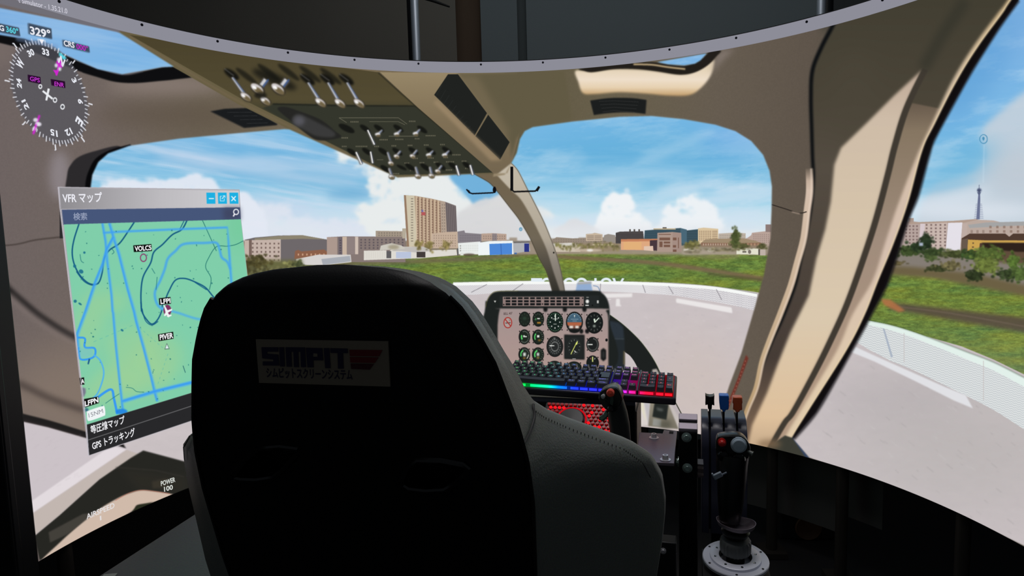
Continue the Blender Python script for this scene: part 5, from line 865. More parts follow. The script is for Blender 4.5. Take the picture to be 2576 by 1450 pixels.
# ---------------------------------------------------------------- the dark room around the rig
flm = mat('floor_dark', (20, 19, 21), .55, bump=.2, bscale=40, var=.5)
tag(MB().box((.2, .2, -.02), (7, 6.4, .04)).build('floor', flm), kind='structure')
wm = mat('wall_dark', (60, 58, 56), .9)
tag(MB().box((.2, 2.62, 1.5), (7, .06, 3.04)).build('wall_front', wm), kind='structure'); tag(MB().box((-3.27, .2, 1.5), (.06, 4.78, 3.04)).build('wall_left', wm), kind='structure'); tag(MB().box((3.67, .2, 1.5), (.06, 4.78, 3.04)).build('wall_right', wm), kind='structure')
def cloth(x0, x1, z0, z1, y, c, name, label, seed):
    r = np.random.RandomState(seed); n = 24; b = MB(); k = r.uniform(0, 6, 3)
    F_ = lambda x: .006*math.sin(x*5+k[0])+.004*math.sin(x*11+k[1])
    vs = [(x, y+F_(x)+t, z) for t in (0, .006) for x in np.linspace(x0, x1, n) for z in (z0, z1)]; m = 2*n
    fs = [(2*i, 2*i+2, 2*i+3, 2*i+1) for i in range(n-1)]+[(m+2*i, m+2*i+1, m+2*i+3, m+2*i+2) for i in range(n-1)]+[(2*i, m+2*i, m+2*i+2, 2*i+2) for i in range(n-1)]+[(2*i+1, 2*i+3, m+2*i+3, m+2*i+1) for i in range(n-1)]+[(0, 1, m+1, m), (m-2, 2*m-2, 2*m-1, m-1)]
    return tag(b.add(vs, fs).build(name, mat('cloth_%d' % seed, c, .95, bump=.25, bscale=220)), label, 'cloth')
yb = 2.1
def xat(px, y=yb): # where a column of the photograph meets the plane of the cloths, at the height just above the screen
    d = _F+_RR*(px-1288)/FPX+_UU*(725-90)/FPX; return CAM[0]+d[0]*(y-CAM[1])/d[1]
cloth(-2.9, xat(1148), .05, 2.75, yb, (118, 112, 104), 'backdrop_cloth', 'black backdrop cloth above the screen, left of the brown gap', 1)
cloth(xat(1144), xat(1214), .05, 2.75, yb+.05, (92, 74, 60), 'backdrop_cloth', 'narrow brownish cloth strip showing in the gap behind the screen', 2)
cloth(xat(1210), xat(1302), .05, 2.75, yb, (116, 124, 128), 'backdrop_cloth', 'narrow grey-black cloth right of the brown gap', 3)
cloth(xat(1299), xat(1328), .05, 2.75, yb+.03, (84, 90, 92), 'backdrop_cloth', 'thin darker cloth strip between two grey cloths above the screen', 4)
cloth(xat(1325), xat(2084), .05, 2.75, yb, (116, 124, 128), 'backdrop_cloth', 'wide grey-black backdrop cloth above the screen, right of centre', 5)
cloth(xat(2080), 3.4, .05, 2.75, yb+.04, (70, 72, 74), 'backdrop_cloth', 'darkest backdrop cloth at the upper right beside the metal tube', 6)
def skirt(x0, x1, y0, y1, r, seed, label):
    a0 = on_radius(x0, y0, r); a1 = on_radius(x1, y0, r); z0 = on_radius(x0, y1, r)[2]; t0, t1 = math.atan2(a0[0], a0[1]), math.atan2(a1[0], a1[1])
    A = np.linspace(t0, t1, 14); vs = [(rr*math.sin(a), rr*math.cos(a), z) for rr in (r, r+.004) for a in A for z in (z0, .62)]; m = 28
    fs = [(2*i, 2*i+2, 2*i+3, 2*i+1) for i in range(13)]+[(m+2*i, m+2*i+1, m+2*i+3, m+2*i+2) for i in range(13)]+[(2*i, m+2*i, m+2*i+2, 2*i+2) for i in range(13)]+[(2*i+1, 2*i+3, m+2*i+3, m+2*i+1) for i in range(13)]+[(0, 1, m+1, m), (m-2, 2*m-2, 2*m-1, m-1)]
    return tag(MB().add(vs, fs).build('dark_panel', mat('panel_%d' % seed, (54, 54, 52), .9)), label, 'panel')
skirt(1880, 2108, 1170, 1268, RAD+.09, 1, 'dark hanging panel under the screen, left of the second leg')
skirt(2136, 2222, 1220, 1302, RAD+.09, 2, 'dark hanging panel under the screen, right of the second leg')
c = at(2035, 1330, 2.55); sp = thing('round_speaker', 'dim round brown speaker cone in the dark below the screen at right', 'speaker', (c[0], c[1], 0))
MB().box((0, .09, c[2]/2+.06), (.2, .16, c[2]+.12)).build('cabinet', mat('cabinet_black', (6, 6, 7), .8), sp, bevel=.006)
MB().lathe([(.045, 0), (.05, .004), (.046, .008), (.036, .004), (.012, -.002), (0, -.001)], 28, (0, .008, c[2]), ((1, 0, 0), (0, 0, 1), (0, -1, 0))).build('cone', mat('cone_brown', (96, 62, 36), .5), sp)
# rig deck in the lower left
ZD = .40
def on_z(x, y, z): d = _F+_RR*(x-1288)/FPX+_UU*(725-y)/FPX; return CAM+(z-CAM[2])/d[2]*d
e0, e1 = on_z(261, 1442, ZD), on_z(467, 1309, ZD); dv = (e1-e0)/np.linalg.norm(e1-e0); nv = np.array((dv[1], -dv[0], 0.)); e0 = e0-dv*.12; e1 = e0+dv*1.12
pl = [e0, e1, e1+nv*.60, e0+nv*.60]
dk = thing('rig_deck', 'dark grey flat deck plate beside the seat at lower left', 'platform', ((e0[0]+e1[0])/2, (e0[1]+e1[1])/2, 0))
MB().prism([(q[0], q[1]) for q in pl], ZD-.03, ZD).build('deck_plate', mat('deck_grey', (76, 76, 82), .6, bump=.3, bscale=160, var=.5), dk, world=True, bevel=.003)
for q in pl:
    k = q+((pl[0]+pl[2])/2-q)*.08; MB().box((k[0], k[1], (ZD-.03)/2), (.05, .05, ZD-.03)).build('leg', blk, dk, world=True)
s0 = on_z(262, 1446, ZD+.0008); s1 = on_z(296, 1443, ZD+.0008); dd = (s1-s0)/np.linalg.norm(s1-s0); nn = np.array((-dd[1], dd[0], 0.))
MB().prism([(0, -.03), (np.linalg.norm(s1-s0), -.03), (np.linalg.norm(s1-s0), 0), (0, 0)], -.0003, .0006, (dd, nn, (0, 0, 1.)), s0).build('paper_label', mat('label_white', (150, 150, 146), .7), dk, world=True)
# ---------------------------------------------------------------- the bucket seat
SS = .737; TH = math.radians(10); Rs = np.array((math.cos(TH), -math.sin(TH), 0)); Fs = np.array((math.sin(TH), math.cos(TH), 0)); Us = np.array((0, 0, 1.)); RIG = (Rs, Fs, Us)
OS = CAM+(np.array((-0.19720182, -0.55505844, 1.00646248))-CAM)*SS; TL = math.tan(math.radians(14))
TS = math.radians(5); Rq = np.array((math.cos(TS), -math.sin(TS), 0)); Fq = np.array((math.sin(TS), math.cos(TS), 0)); SEATB = (Rq, Fq, Us)
OS = OS-SS*.010*Rq
def S3(x, yl, z): return OS+SS*(Rq*x+Fq*(yl-TL*z)+Us*z)
zt_ = [.189, .187, .182, .175, .165, .15, .13, .11, .088, .05, 0, -.045, -.1, -.17, -.3, -.5, -.8]
xs_ = [.02, .06, .098, .124, .147, .168, .186, .198, .209, .226, .240, .252, .262, .266, .262, .245, .22]
zo_ = [.189, .187, .182, .175, .165, .15, .13, .11, .088, .05, .02, -.01, -.04, -.065, -.09, -.115, -.14, -.17, -.21, -.27, -.34, -.45, -.6, -.8]
xo_ = [.015, .055, .094, .121, .144, .166, .185, .198, .209, .226, .24, .25, .262, .28, .312, .360, .412, .446, .464, .472, .466, .450, .42, .36]
yo_ = [.05, .06, .07, .078, .085, .09, .092, .093, .094, .098, .104, .11, .125, .155, .185, .205, .22, .235, .248, .25, .24, .215, .2, .18]
def prof(z):
    xs = np.interp(-z, [-q for q in zt_], xs_); xo = max(np.interp(-z, [-q for q in zo_], xo_), xs*.97); yo = np.interp(-z, [-q for q in zo_], yo_)
    top = np.clip((.189-z)/.03, 0, 1)**.5; yc = .045; f = lambda y: yc+(y-yc)*top
    R_ = [(0, f(-.004)), (xs*.45, f(-.003)), (xs*.8, f(.002)), (xs*.94, f(.008)), (xs, f(.02)), (xs+.3*(xo-xs), f(.02+.34*(yo-.02))), (xs+.65*(xo-xs), f(.02+.62*(yo-.02))), (xo-.004, f(yo-.025)), (xo, f(yo)), (xo-.006, f(yo+.016)), (xo-.022, f(yo+.022)), (xo-.045, f(yo+.008)), (max(xs*.75, xo-.13), f(max(.1, yo-.09))), (xs*.5, f(.098)), (0, f(.095))]
    return [q if q[0] >= 0 else (0, q[1]) for q in R_]
ZR = list(np.linspace(.189, .15, 9))+list(np.linspace(.14, -.26, 36))+list(np.linspace(-.29, -.8, 12))
sm = MB(); NR = 28
for z in ZR:
    h = prof(z); ring = h+[(-x, y) for x, y in h[-2:0:-1]]; sm.v += [tuple(S3(x, y, z)) for x, y in ring]
for i in range(len(ZR)-1):
    for k in range(NR):
        l = (k+1) % NR; sm.f.append((i*NR+k, i*NR+l, (i+1)*NR+l, (i+1)*NR+k)); sm.mi.append(0 if (k < 4 or k >= NR-4) else 1)
sm.f.append(tuple(range(NR))); sm.mi.append(1); sm.f.append(tuple((len(ZR)-1)*NR+k for k in range(NR))[::-1]); sm.mi.append(1)
shellm = mat('seat_shell_black', (8, 8, 9), .5, 0, .25, bump=.1, bscale=500); vinyl = mat('seat_vinyl', (138, 143, 136), .5, 0, .4, bump=.35, bscale=420, var=.35)
seat = thing('racing_seat', 'black high-backed bucket seat seen from behind with a white badge', 'seat', (OS[0], OS[1], 0), -TS)
raw = sm.build('seat_raw', [shellm, vinyl], smooth=0)
# the two harness slots go right through the backrest
def slot_poly(cx, cy, pts): return [un3(x, y) for x, y in pts]
def un3(px, py, yl=0.):
    d = at(px, py, 1.)-CAM; n = Fq+TL*Us; o = OS+Fq*yl*SS; t = ((o-CAM) @ n)/(d @ n); q = (CAM+t*d-OS)/SS; return q @ Rq, q @ Us
slots = []
for pts, deep in (([(592, 1190), (655, 1128), (752, 1130), (742, 1150), (690, 1200), (610, 1205)], .05), ([(1012, 1205), (1052, 1156), (1165, 1168), (1172, 1190), (1120, 1232), (1030, 1230)], .05), ([(719, 1127), (740, 1126), (753, 1130), (742, 1142), (727, 1151)], .25)):
    P2 = spl([un3(*q) for q in pts], True, 4); b = MB(); n = len(P2)
    b.v = [tuple(S3(x, yl, z)) for yl in (-.08, deep) for x, z in P2]; b.f = [tuple(range(n)), tuple(range(n, 2*n))[::-1]]+[(k, n+k, n+(k+1) % n, (k+1) % n) for k in range(n)]; b.mi = [0]*len(b.f)
    deep < .2 and slots.append(P2); co = b.build('cutter', [shellm, vinyl], smooth=0); md = raw.modifiers.new('b', 'BOOLEAN'); md.object = co; md.operation = 'DIFFERENCE'; md.solver = 'EXACT'
    co['tmp'] = 1
dg = bpy.context.evaluated_depsgraph_get(); ev = raw.evaluated_get(dg); me = bpy.data.meshes.new_from_object(ev)
PV = [v.co.copy() for v in me.vertices]; PF = [(tuple(p.vertices), p.material_index) for p in me.polygons]
for o in [q for q in COL.objects if q.get('tmp')]+[raw]: bpy.data.objects.remove(o)
for nm, mi, mm in (('back_shell', 0, shellm), ('side_cover', 1, vinyl)):
    ids = {}; b = MB()
    for f, m_ in PF:
        if m_ == mi:
            for i in f:
                if i not in ids: ids[i] = len(b.v); b.v.append(tuple(PV[i]))
            b.f.append(tuple(ids[i] for i in f)); b.mi.append(0)
    o = b.build(nm, mm, seat, world=True, smooth=50, fix=False)
    if mi: o['label'] = 'grey-black vinyl side and front cover lit by the screen'
thread = mat('thread_grey', (30, 32, 32), .8); pipe = mat('piping_black', (9, 9, 10), .5)
for s in (1, -1):
    L = [S3(s*(np.interp(-z, [-q for q in zt_], xs_)+.001), .018 if z < .155 else .018+(z-.155)*.8, z) for z in np.linspace(.145, -.78, 60)]
    MB().tube(L, .0022, 6).build('seam_piping', pipe, seat, world=True)
    zc_ = [(.0, 0), (.33, -.018), (.66, -.04), (.96, -.062)]
    z1 = -.03; pts = []
    for t in np.linspace(0, 1, 12):
        z = -.075+(t)*.035; h = prof(z); k = np.interp(t, [0, .3, .65, 1], [0, 1, 2, 3.6]); i = int(k); f_ = k-i; q = np.array(h[4+i])*(1-f_)+np.array(h[5+i])*f_; pts.append(S3(s*(q[0]+.0015), q[1]-.0015, z))
    MB().tube(pts, .0016, 6).build('cross_seam', pipe, seat, world=True)
st = MB()
for z in np.linspace(-.05, -.2, 46):
    for s in (1, -1):
        h = prof(z); q = np.array(h[7])*.75+np.array(h[6])*.25; c = S3(s*(q[0]+.002), q[1]-.002, z); st.box(c, (.0008, .0008, .0024))
so = st.build('stitching', thread, seat, world=True); so['kind'] = 'stuff'
for P2 in slots:
    MB().tube([S3(x, -.003, z) for x, z in P2[::2]], .0035, 8, closed=True).build('harness_slot_rim', mat('slot_rim', (14, 14, 15), .16, 0, .6), seat, world=True)
# badge on the back
bc = [un3(*q) for q in ((650.6, 852), (980.7, 857), (986, 970), (658.7, 960.6))]
bd = MB(); bd.v = [tuple(S3(x, yl, z)) for yl in (-.0075, -.0045) for x, z in bc]; bd.f = [(0, 1, 2, 3), (7, 6, 5, 4), (0, 4, 5, 1), (1, 5, 6, 2), (2, 6, 7, 3), (3, 7, 4, 0)]; bd.mi = [0]*6
badge = bd.build('badge', mat('badge_white', (138, 127, 110), .8), seat, world=True); badge['label'] = 'white rectangular maker badge with navy lettering and red stripes'
def on_badge(u, v, yl): # u,v in 0..1 from the upper left corner
    q = (1-v)*((1-u)*np.array(bc[0])+u*np.array(bc[1]))+v*((1-u)*np.array(bc[3])+u*np.array(bc[2])); return S3(q[0], yl, q[1])
def badge_poly(polys, name, m_):
    b = MB()
    for p in polys:
        n = len(p); k = len(b.v); b.v += [tuple(on_badge(u, v, yl)) for yl in (-.0088, -.0074) for u, v in p]
        b.f += [tuple(k+i for i in range(n)), tuple(k+n+i for i in range(n))[::-1]]+[(k+i, k+n+i, k+n+(i+1) % n, k+(i+1) % n) for i in range(n)]; b.mi += [0]*(n+2)
    return b.build(name, m_, badge, world=True, smooth=0)
bz = lambda *p: [((x-775-(y-780)*.07)/1215., (y-780-(x-775)*.014)/412.) for x, y in p]
nav = mat('badge_navy', (32, 28, 62), .7); red = mat('badge_red', (112, 20, 26), .7); red2 = mat('badge_dark_red', (76, 16, 28), .7)
LT = [[(833, 852), (990, 852), (990, 892), (885, 892), (885, 912), (990, 920), (1000, 1022), (845, 1022), (845, 985), (945, 985), (945, 965), (840, 955)],
      [(1000, 852), (1045, 852), (1052, 1030), (1008, 1030)],
      [(1060, 852), (1240, 852), (1250, 1035), (1205, 1035), (1200, 892), (1178, 892), (1184, 1035), (1140, 1035), (1134, 892), (1112, 892), (1118, 1032), (1070, 1032)],
      [(1250, 855), (1400, 858), (1410, 970), (1318, 970), (1322, 1036), (1265, 1036)],
      [(1415, 858), (1465, 858), (1478, 1042), (1430, 1042)],
      [(1475, 858), (1632, 862), (1634, 902), (1590, 902), (1598, 1045), (1548, 1045), (1542, 902), (1478, 900)]]
for p in LT: badge_poly([bz(*p)], 'badge_letter', nav)
badge_poly([bz((1322, 905), (1358, 907), (1360, 935), (1322, 934))], 'letter_counter', mat('badge_white', (138, 127, 110), .8)).location = tuple(np.array((0, -.0006, 0)))
badge_poly([bz((1650, 872), (1945, 874), (1918, 930), (1655, 928))], 'badge_stripe', red); badge_poly([bz((1655, 938), (1912, 940), (1880, 990), (1660, 988))], 'badge_stripe', red); badge_poly([bz((1662, 998), (1872, 1000), (1835, 1052), (1668, 1046))], 'badge_stripe', red2)
V, Fc = text_mesh('シムピットスクリーンシステム', .025); x0, x1 = V[:, 0].min(), V[:, 0].max(); b = MB()
b.add([on_badge(.065+.66*(x-x0)/(x1-x0), .86-.215*(y+.05)/.85, -.0082) for x, y in V], Fc); b.build('badge_lettering', nav, badge, world=True, smooth=0, fix=False)
# seat base, runners and pedestal
zl = S3(0, 0, -.8)[2]; yq = OS+Fq*(TL*.8*SS)
cb = yq+Fq*.20
MB().box((cb[0], cb[1], zl+.10), (.44, .46, .13), SEATB).box((cb[0]+Rq[0]*.2, cb[1]+Rq[1]*.2, zl+.16), (.07, .44, .16), SEATB).box((cb[0]-Rq[0]*.2, cb[1]-Rq[1]*.2, zl+.16), (.07, .44, .16), SEATB).build('seat_cushion', vinyl, seat, world=True, bevel=.02)
for s in (-1, 1): MB().box((cb[0]+s*Rq[0]*.17, cb[1]+s*Rq[1]*.17, zl+.015), (.035, .5, .045), SEATB).build('seat_rail', blk, seat, world=True)
MB().box((cb[0], cb[1], (zl-.008)/2), (.4, .44, zl-.008), SEATB).build('seat_pedestal', mat('pedestal_black', (10, 10, 11), .6), seat, world=True, bevel=.005)
# ---------------------------------------------------------------- keyboard
U1 = .01905
KL = (-0.0748, 0.0775, 0.8694); KE = (0.1471, 0.0325, -0.1772)
KM = Matrix.Rotation(KE[2], 4, 'Z') @ Matrix.Rotation(KE[0], 4, 'X') @ Matrix.Rotation(KE[1], 4, 'Y')
kb = thing('gaming_keyboard', 'black full-size keyboard with rainbow backlit keys, green to blue to red', 'keyboard', KL, rot=KM.to_euler())
kblack = mat('key_black', (74, 76, 86), .36, 0, .5); kcase = mat('keyboard_case', (70, 68, 78), .35, .4)
W_ = 22.5*U1; D_ = 6.5*U1
MB().box((W_/2, D_/2-.001, -.012), (W_+.012, D_+.012, .018)).build('case', kcase, kb, bevel=.004)
def led(name, stops, s):
    m = bpy.data.materials.new(name); m.use_nodes = True; nt = m.node_tree; nt.nodes.clear(); tc = nt.nodes.new('ShaderNodeTexCoord'); sx = nt.nodes.new('ShaderNodeSeparateXYZ'); mr = nt.nodes.new('ShaderNodeMath'); mr.operation = 'DIVIDE'; mr.inputs[1].default_value = W_
    r = nt.nodes.new('ShaderNodeValToRGB'); e = nt.nodes.new('ShaderNodeEmission'); o = nt.nodes.new('ShaderNodeOutputMaterial'); e.inputs[1].default_value = s
    while len(r.color_ramp.elements) < len(stops): r.color_ramp.elements.new(.5)
    for el, (p, c) in zip(r.color_ramp.elements, stops): el.position = p; el.color = lin(c)
    nt.links.new(tc.outputs['Object'], sx.inputs[0]); nt.links.new(sx.outputs[0], mr.inputs[0]); nt.links.new(mr.outputs[0], r.inputs[0]); nt.links.new(r.outputs[0], e.inputs[0]); nt.links.new(e.outputs[0], o.inputs[0]); return m
RB = [(0, (120, 255, 40)), (.22, (0, 255, 90)), (.34, (20, 240, 170)), (.40, (0, 130, 255)), (.48, (30, 60, 255)), (.66, (50, 40, 255)), (.72, (130, 50, 255)), (.79, (255, 30, 150)), (.86, (255, 20, 60)), (1, (255, 20, 30))]
led_low = led('led_low', RB, .22); led_hi = led('led_high', RB, 1.5)
MB().box((W_/2, D_/2, -.0025), (W_, D_, .002)).build('light_plate', led_low, kb)
# raised dividers between the key blocks
for x in (15.12, 18.37): MB().box((x*U1, D_/2, .001), (.0042, D_+.004, .012)).build('divider', kcase, kb, bevel=.001)
for n, (x0, x1) in enumerate(((0, 5.2), (5.3, 10.3), (10.45, 11.5), (11.6, 12.6), (12.7, 13.7), (13.8, 15), (15.4, 16.2), (16.35, 17.2), (17.4, 18.2), (18.6, 20.3), (20.5, 21.4), (21.5, 22.4))):
    MB().box(((x0+x1)/2*U1, -.0012, .0018), ((x1-x0)*U1*.9, .0024, .0050)).build('light_bar', led_hi, kb)
_km = {}
def key(cx, cy, wu=1., hu=1., leg=None, col=None):
    k = (wu, hu)
    o = None
    if k not in _km:
        w_, h_ = wu*U1-.0022, hu*U1-.0022; b = MB(); nx = 3
        lo = [(-w_/2, -h_/2), (w_/2, -h_/2), (w_/2, h_/2), (-w_/2, h_/2)]; tw, th_ = w_/2-.0022, h_/2-.0022
        xs = np.linspace(-tw, tw, nx+2); vs = [(x, y, .006) for x, y in lo]
        top = [(x, y+.0008, .0165-(.0009*(1-(x/tw)**2))+(.0006 if y > 0 else -.0004)) for y in (-th_, th_) for x in xs]; vs += top; n = nx+2
        fs = [(4+i, 5+i, 4+n+i+1, 4+n+i) for i in range(n-1)]+[(0, 1)+tuple(4+i for i in range(n-1, -1, -1)), (2, 3)+tuple(4+n+i for i in range(n)), (1, 2, 4+2*n-1, 4+n-1), (3, 0, 4, 4+n), (3, 2, 1, 0)]
        o = b.add(vs, fs).build('key', kblack, kb, smooth=20); _km[k] = o.data
    else: o = bpy.data.objects.new('key', _km[k]); COL.objects.link(o); o.parent = kb
    o.location = (cx*U1, cy*U1, 0)
    if leg:
        V, Fc = text_mesh(leg, .02); c_ = np.array((V.max(0)+V.min(0))/2); s = .0062
        me = bpy.data.meshes.new('key_legend'); me.from_pydata([((x-c_[0])*s, (y-c_[1])*s+.001, .0168) for x, y in V], [], Fc)
        me.materials.append(col); g = bpy.data.objects.new('key_legend', me); COL.objects.link(g); g.parent = o
    return o
def kc(x):
    x = x*U1/W_
    for (p0, c0), (p1, c1) in zip(RB, RB[1:]):
        if p0 <= x <= p1:
            t = (x-p0)/(p1-p0); t = round(t*3)/3; c = tuple(int(a+(b_-a)*t) for a, b_ in zip(c0, c1)); return glow('legend_%d_%d_%d' % c, tuple(int(120+v*.53) for v in c), .75)
    return glow('legend_end', (255, 120, 120), .75)
rows = [(5.7, [('ESC', 0, 1)]+[('F%d' % (i+1), 2+i+.5*(i//4), 1) for i in range(12)]),
        (4.5, [(c, i, 1) for i, c in enumerate('`1234567890-^\\')]+[('BS', 14, 1)]),
        (3.5, [('TAB', 0, 1.5)]+[(c, 1.5+i, 1) for i, c in enumerate('QWERTYUIOP@[')]),
        (2.5, [('CAPS', 0, 1.75)]+[(c, 1.75+i, 1) for i, c in enumerate('ASDFGHJKL;:]')]),
        (1.5, [('SHIFT', 0, 2.25)]+[(c, 2.25+i, 1) for i, c in enumerate('ZXCVBNM,./_')]+[('SHIFT', 13.25, 1.75)]),
        (.5, [('CTRL', 0, 1.25), ('ALT', 1.25, 1.25), ('Fn', 2.5, 1.25), (None, 3.75, 6.1), ('カナ', 9.9, 1.2), ('ALT', 11.1, 1.2), ('Fn', 12.3, 1.2), ('CTRL', 13.5, 1.5)])]
for y, r in rows:
    for t, x, wu in r: key(x+wu/2, y, wu, 1, t, kc(x+wu/2))
# L-shaped enter key
b = MB(); g_ = .0011; z0, z1 = .006, .0165
Lp = [(13.5, 3.0), (15, 3.0), (15, 4.0), (15, 2.0), (13.75, 2.0)]
o2 = [(13.5*U1+g_, 4*U1-g_), (13.5*U1+g_, 3.02*U1), (13.75*U1+g_, 3.02*U1), (13.75*U1+g_, 2*U1+g_), (15*U1-g_, 2*U1+g_), (15*U1-g_, 4*U1-g_)]; ctr = np.mean(o2, 0)
o3 = [tuple(ctr+(np.array(q)-ctr)*.86) for q in o2]; n = 6
b.add([(x, y, z0) for x, y in o2]+[(x, y, z1) for x, y in o3], [tuple(range(n))[::-1], tuple(range(n, 2*n))]+[(k, (k+1) % n, n+(k+1) % n, n+k) for k in range(n)])
b.build('key', kblack, kb, smooth=20)
for y, xs in ((5.7, (0, 1, 2)), (4.5, (0, 1, 2)), (3.5, (0, 1, 2)), (1.5, (1,)), (.5, (0, 1, 2))):
    for x in xs: key(15.75+x, y, 1, 1, {5.7: ('PrS', 'ScL', 'Pau'), 4.5: ('Ins', 'Hom', 'PgU'), 3.5: ('Del', 'End', 'PgD'), 1.5: ('', '^', ''), .5: ('<', 'v', '>')}[y][x], kc(15.75+x))
for y, ks in ((4.5, ('Num', '/', '*')), (3.5, '789'), (2.5, '456'), (1.5, '123')):
    for i, t in enumerate(ks): key(19+i, y, 1, 1, t, kc(19+i))
key(22, 4.5, 1, 1, '-', kc(22)); key(22, 3, 1, 2, '+', kc(22)); key(22, 1, 1, 2, 'Ent', kc(22)); key(19.5, .5, 2, 1, '0', kc(19.5)); key(21, .5, 1, 1, '.', kc(21))
# ---------------------------------------------------------------- console box carrying the keyboard
kR = np.array(KM.to_3x3() @ Vector((1, 0, 0))); kF = Fs
boxm = mat('console_black', (16, 16, 19), .45, 0, .4); boxs = mat('console_side', (150, 130, 120), .6)
def lk(x, y, z): return np.array(KM @ Vector((x, y, z)))+np.array(KL)
rt = on_z(1598, 1004, .832)
bx = thing('console_box', 'black box pedestal carrying the keyboard', 'console', (rt[0]-.24, rt[1]+.06, 0), -TH)
cbx = rt-Rs*.24+Fs*.075
H = rt[2]-.012
MB().box((cbx[0], cbx[1], H/2), (.48, .14, H), RIG).build('cabinet', boxm, bx, world=True, bevel=.003)
MB().box((cbx[0]-Fs[0]*.012, cbx[1]-Fs[1]*.012, H+.006), (.484, .165, .012), RIG).build('top_ledge', mat('ledge_black', (96, 98, 120), .3, .2), bx, world=True, bevel=.002)
e = rt+Rs*.0015+Fs*.075; MB().box((e[0], e[1], H-.12), (.003, .136, .2), RIG).build('side_plate', boxs, bx, world=True)
# ---------------------------------------------------------------- red backlit control pad
rc = at(1452, 1062, 1.40); tilt = math.radians(38)
pa = Rs; pb = Fs*math.cos(tilt)+Us*math.sin(tilt); pc = np.cross(pa, pb); PB = (pa, pb, pc)
pad = thing('control_pad', 'control pad glowing red through honeycomb keys around a round black disc', 'controller', (rc[0], rc[1], 0), -TH)
MB().box(rc-pc*.012, (.15, .105, .014), PB).build('pad_body', mat('pad_body', (20, 8, 9), .4), pad, world=True, bevel=.004)
rg = glow('led_red', (255, 24, 34), 1.1); rg2 = mat('led_red_dim', (60, 6, 8), .3, emit=(190, 8, 20), es=.32)
MB().box(rc-pc*.0045, (.142, .098, .0012), PB).build('glow_sheet', mat('pad_sheet', (30, 3, 5), .3, emit=(110, 4, 10), es=.15), pad, world=True)
rr_ = np.random.RandomState(4)
hexp = [(math.cos(a), math.sin(a)) for a in np.linspace(0, 2*PI, 6, endpoint=False)]
dc = np.array((-.013, .004))
for i in range(15):
    for j in range(11):
        x = -.066+i*.0094+(j % 2)*.0047; y = -.044+j*.0088
        r = math.hypot(x-dc[0], y-dc[1])
        if r < .034: continue
        br = rr_.rand() < .45
        MB().prism([(x+px_*.0037, y+py_*.0028) for px_, py_ in hexp], -.003, .0005, PB, rc).build('pad_key', rg if br else rg2, pad, world=True, smooth=0)
t = np.linspace(0, 2*PI, 40, endpoint=False)
MB().tube([rc+pa*(dc[0]+.031*math.cos(a))+pb*(dc[1]+.031*math.sin(a)) for a in t], .0018, 8, closed=True).build('glow_ring', glow('led_red_ring', (220, 16, 30), .8), pad, world=True)
MB().lathe([(.028, -.004), (.028, .003), (.025, .006), (0, .0064)], 32, rc+pa*dc[0]+pb*dc[1], PB).build('disc', mat('pad_disc', (20, 18, 18), .35), pad, world=True)
MB().box((rc[0], rc[1], (rc[2]-.05)/2), (.10, .04, rc[2]-.05), RIG).build('pad_stand', boxm, pad, world=True)
# ---------------------------------------------------------------- centre stick
sc_ = at(1537, 1010, 1.27); mpx = 1.27/FPX
FB = (Rs, Us, -Fs)
stick_ = thing('control_stick', 'black control stick with a red top button, rising in front of the keyboard', 'joystick', (sc_[0]+.03, sc_[1], 0), -TH)
hp = [((x-1537)*mpx, -(y-1010)*mpx) for x, y in spl([(1526, 977), (1540, 973), (1553, 975), (1562, 988), (1565, 1006), (1553, 1030), (1538, 1036), (1524, 1028), (1513, 1016), (1507, 1001), (1512, 986)], True, 4)]
def blob(poly, layers, c, name, mt_, par, B=FB, bevel=0):
    b = MB(); n = len(poly); ctr = np.mean(poly, 0); vs = []
    for sc2, h in layers: vs += [np.array(c)+B[0]*(ctr[0]+(x-ctr[0])*sc2)+B[1]*(ctr[1]+(y-ctr[1])*sc2)+B[2]*h for x, y in poly]
    fs = [tuple(range(n))[::-1], tuple((len(layers)-1)*n+k for k in range(n))]+[(i*n+k, i*n+(k+1) % n, (i+1)*n+(k+1) % n, (i+1)*n+k) for i in range(len(layers)-1) for k in range(n)]
    return b.add(vs, fs).build(name, mt_, par, world=True, smooth=40)
gblk = mat('grip_black', (15, 15, 17), .28, 0, .5); grub = mat('grip_rubber', (30, 31, 33), .5); chrome = mat('chrome', (190, 196, 200), .15, 1.)
blob(hp, [(.8, -.045), (1, -.03), (1.02, .0), (1.0, .006), (.9, .008)], sc_, 'grip_head', gblk, stick_)
MB().tube([sc_+Rs*((x-1537)*mpx)+Us*(-(y-1010)*mpx)-Fs*.001 for x, y in spl([(1526, 977), (1540, 973), (1553, 975), (1562, 988), (1565, 1006), (1553, 1030), (1538, 1036), (1524, 1028), (1513, 1016), (1507, 1001), (1512, 986)], True, 4)], .0011, 6, closed=True).build('head_rim', mat('rim_grey', (120, 122, 124), .3, .6), stick_, world=True)
P_ = lambda x, y, f=0.: sc_+Rs*((x-1537)*mpx)+Us*(-(y-1010)*mpx)+Fs*f
MB().tube([P_(1540, 1012, .03), P_(1548, 1050, .03), P_(1553, 1080, .028), P_(1556, 1110, .026), P_(1558, 1150, .024), P_(1560, 1200, .02)], [.017, .0195, .02, .0195, .021, .021], 20).build('grip', grub, stick_, world=True)
q = P_(1560, 1200, .02); MB().tube([q, (q[0], q[1], q[2]-.15), (q[0], q[1], .0)], [.012, .011, .011], 16).build('shaft', blk, stick_, world=True)
MB().lathe([(.0072, .0), (.0078, .008), (.006, .0125), (0, .014)], 20, P_(1538, 984, -.006), (Rs, Us, -Fs)).build('red_button', mat('button_red', (255, 84, 60), .4), stick_, world=True)
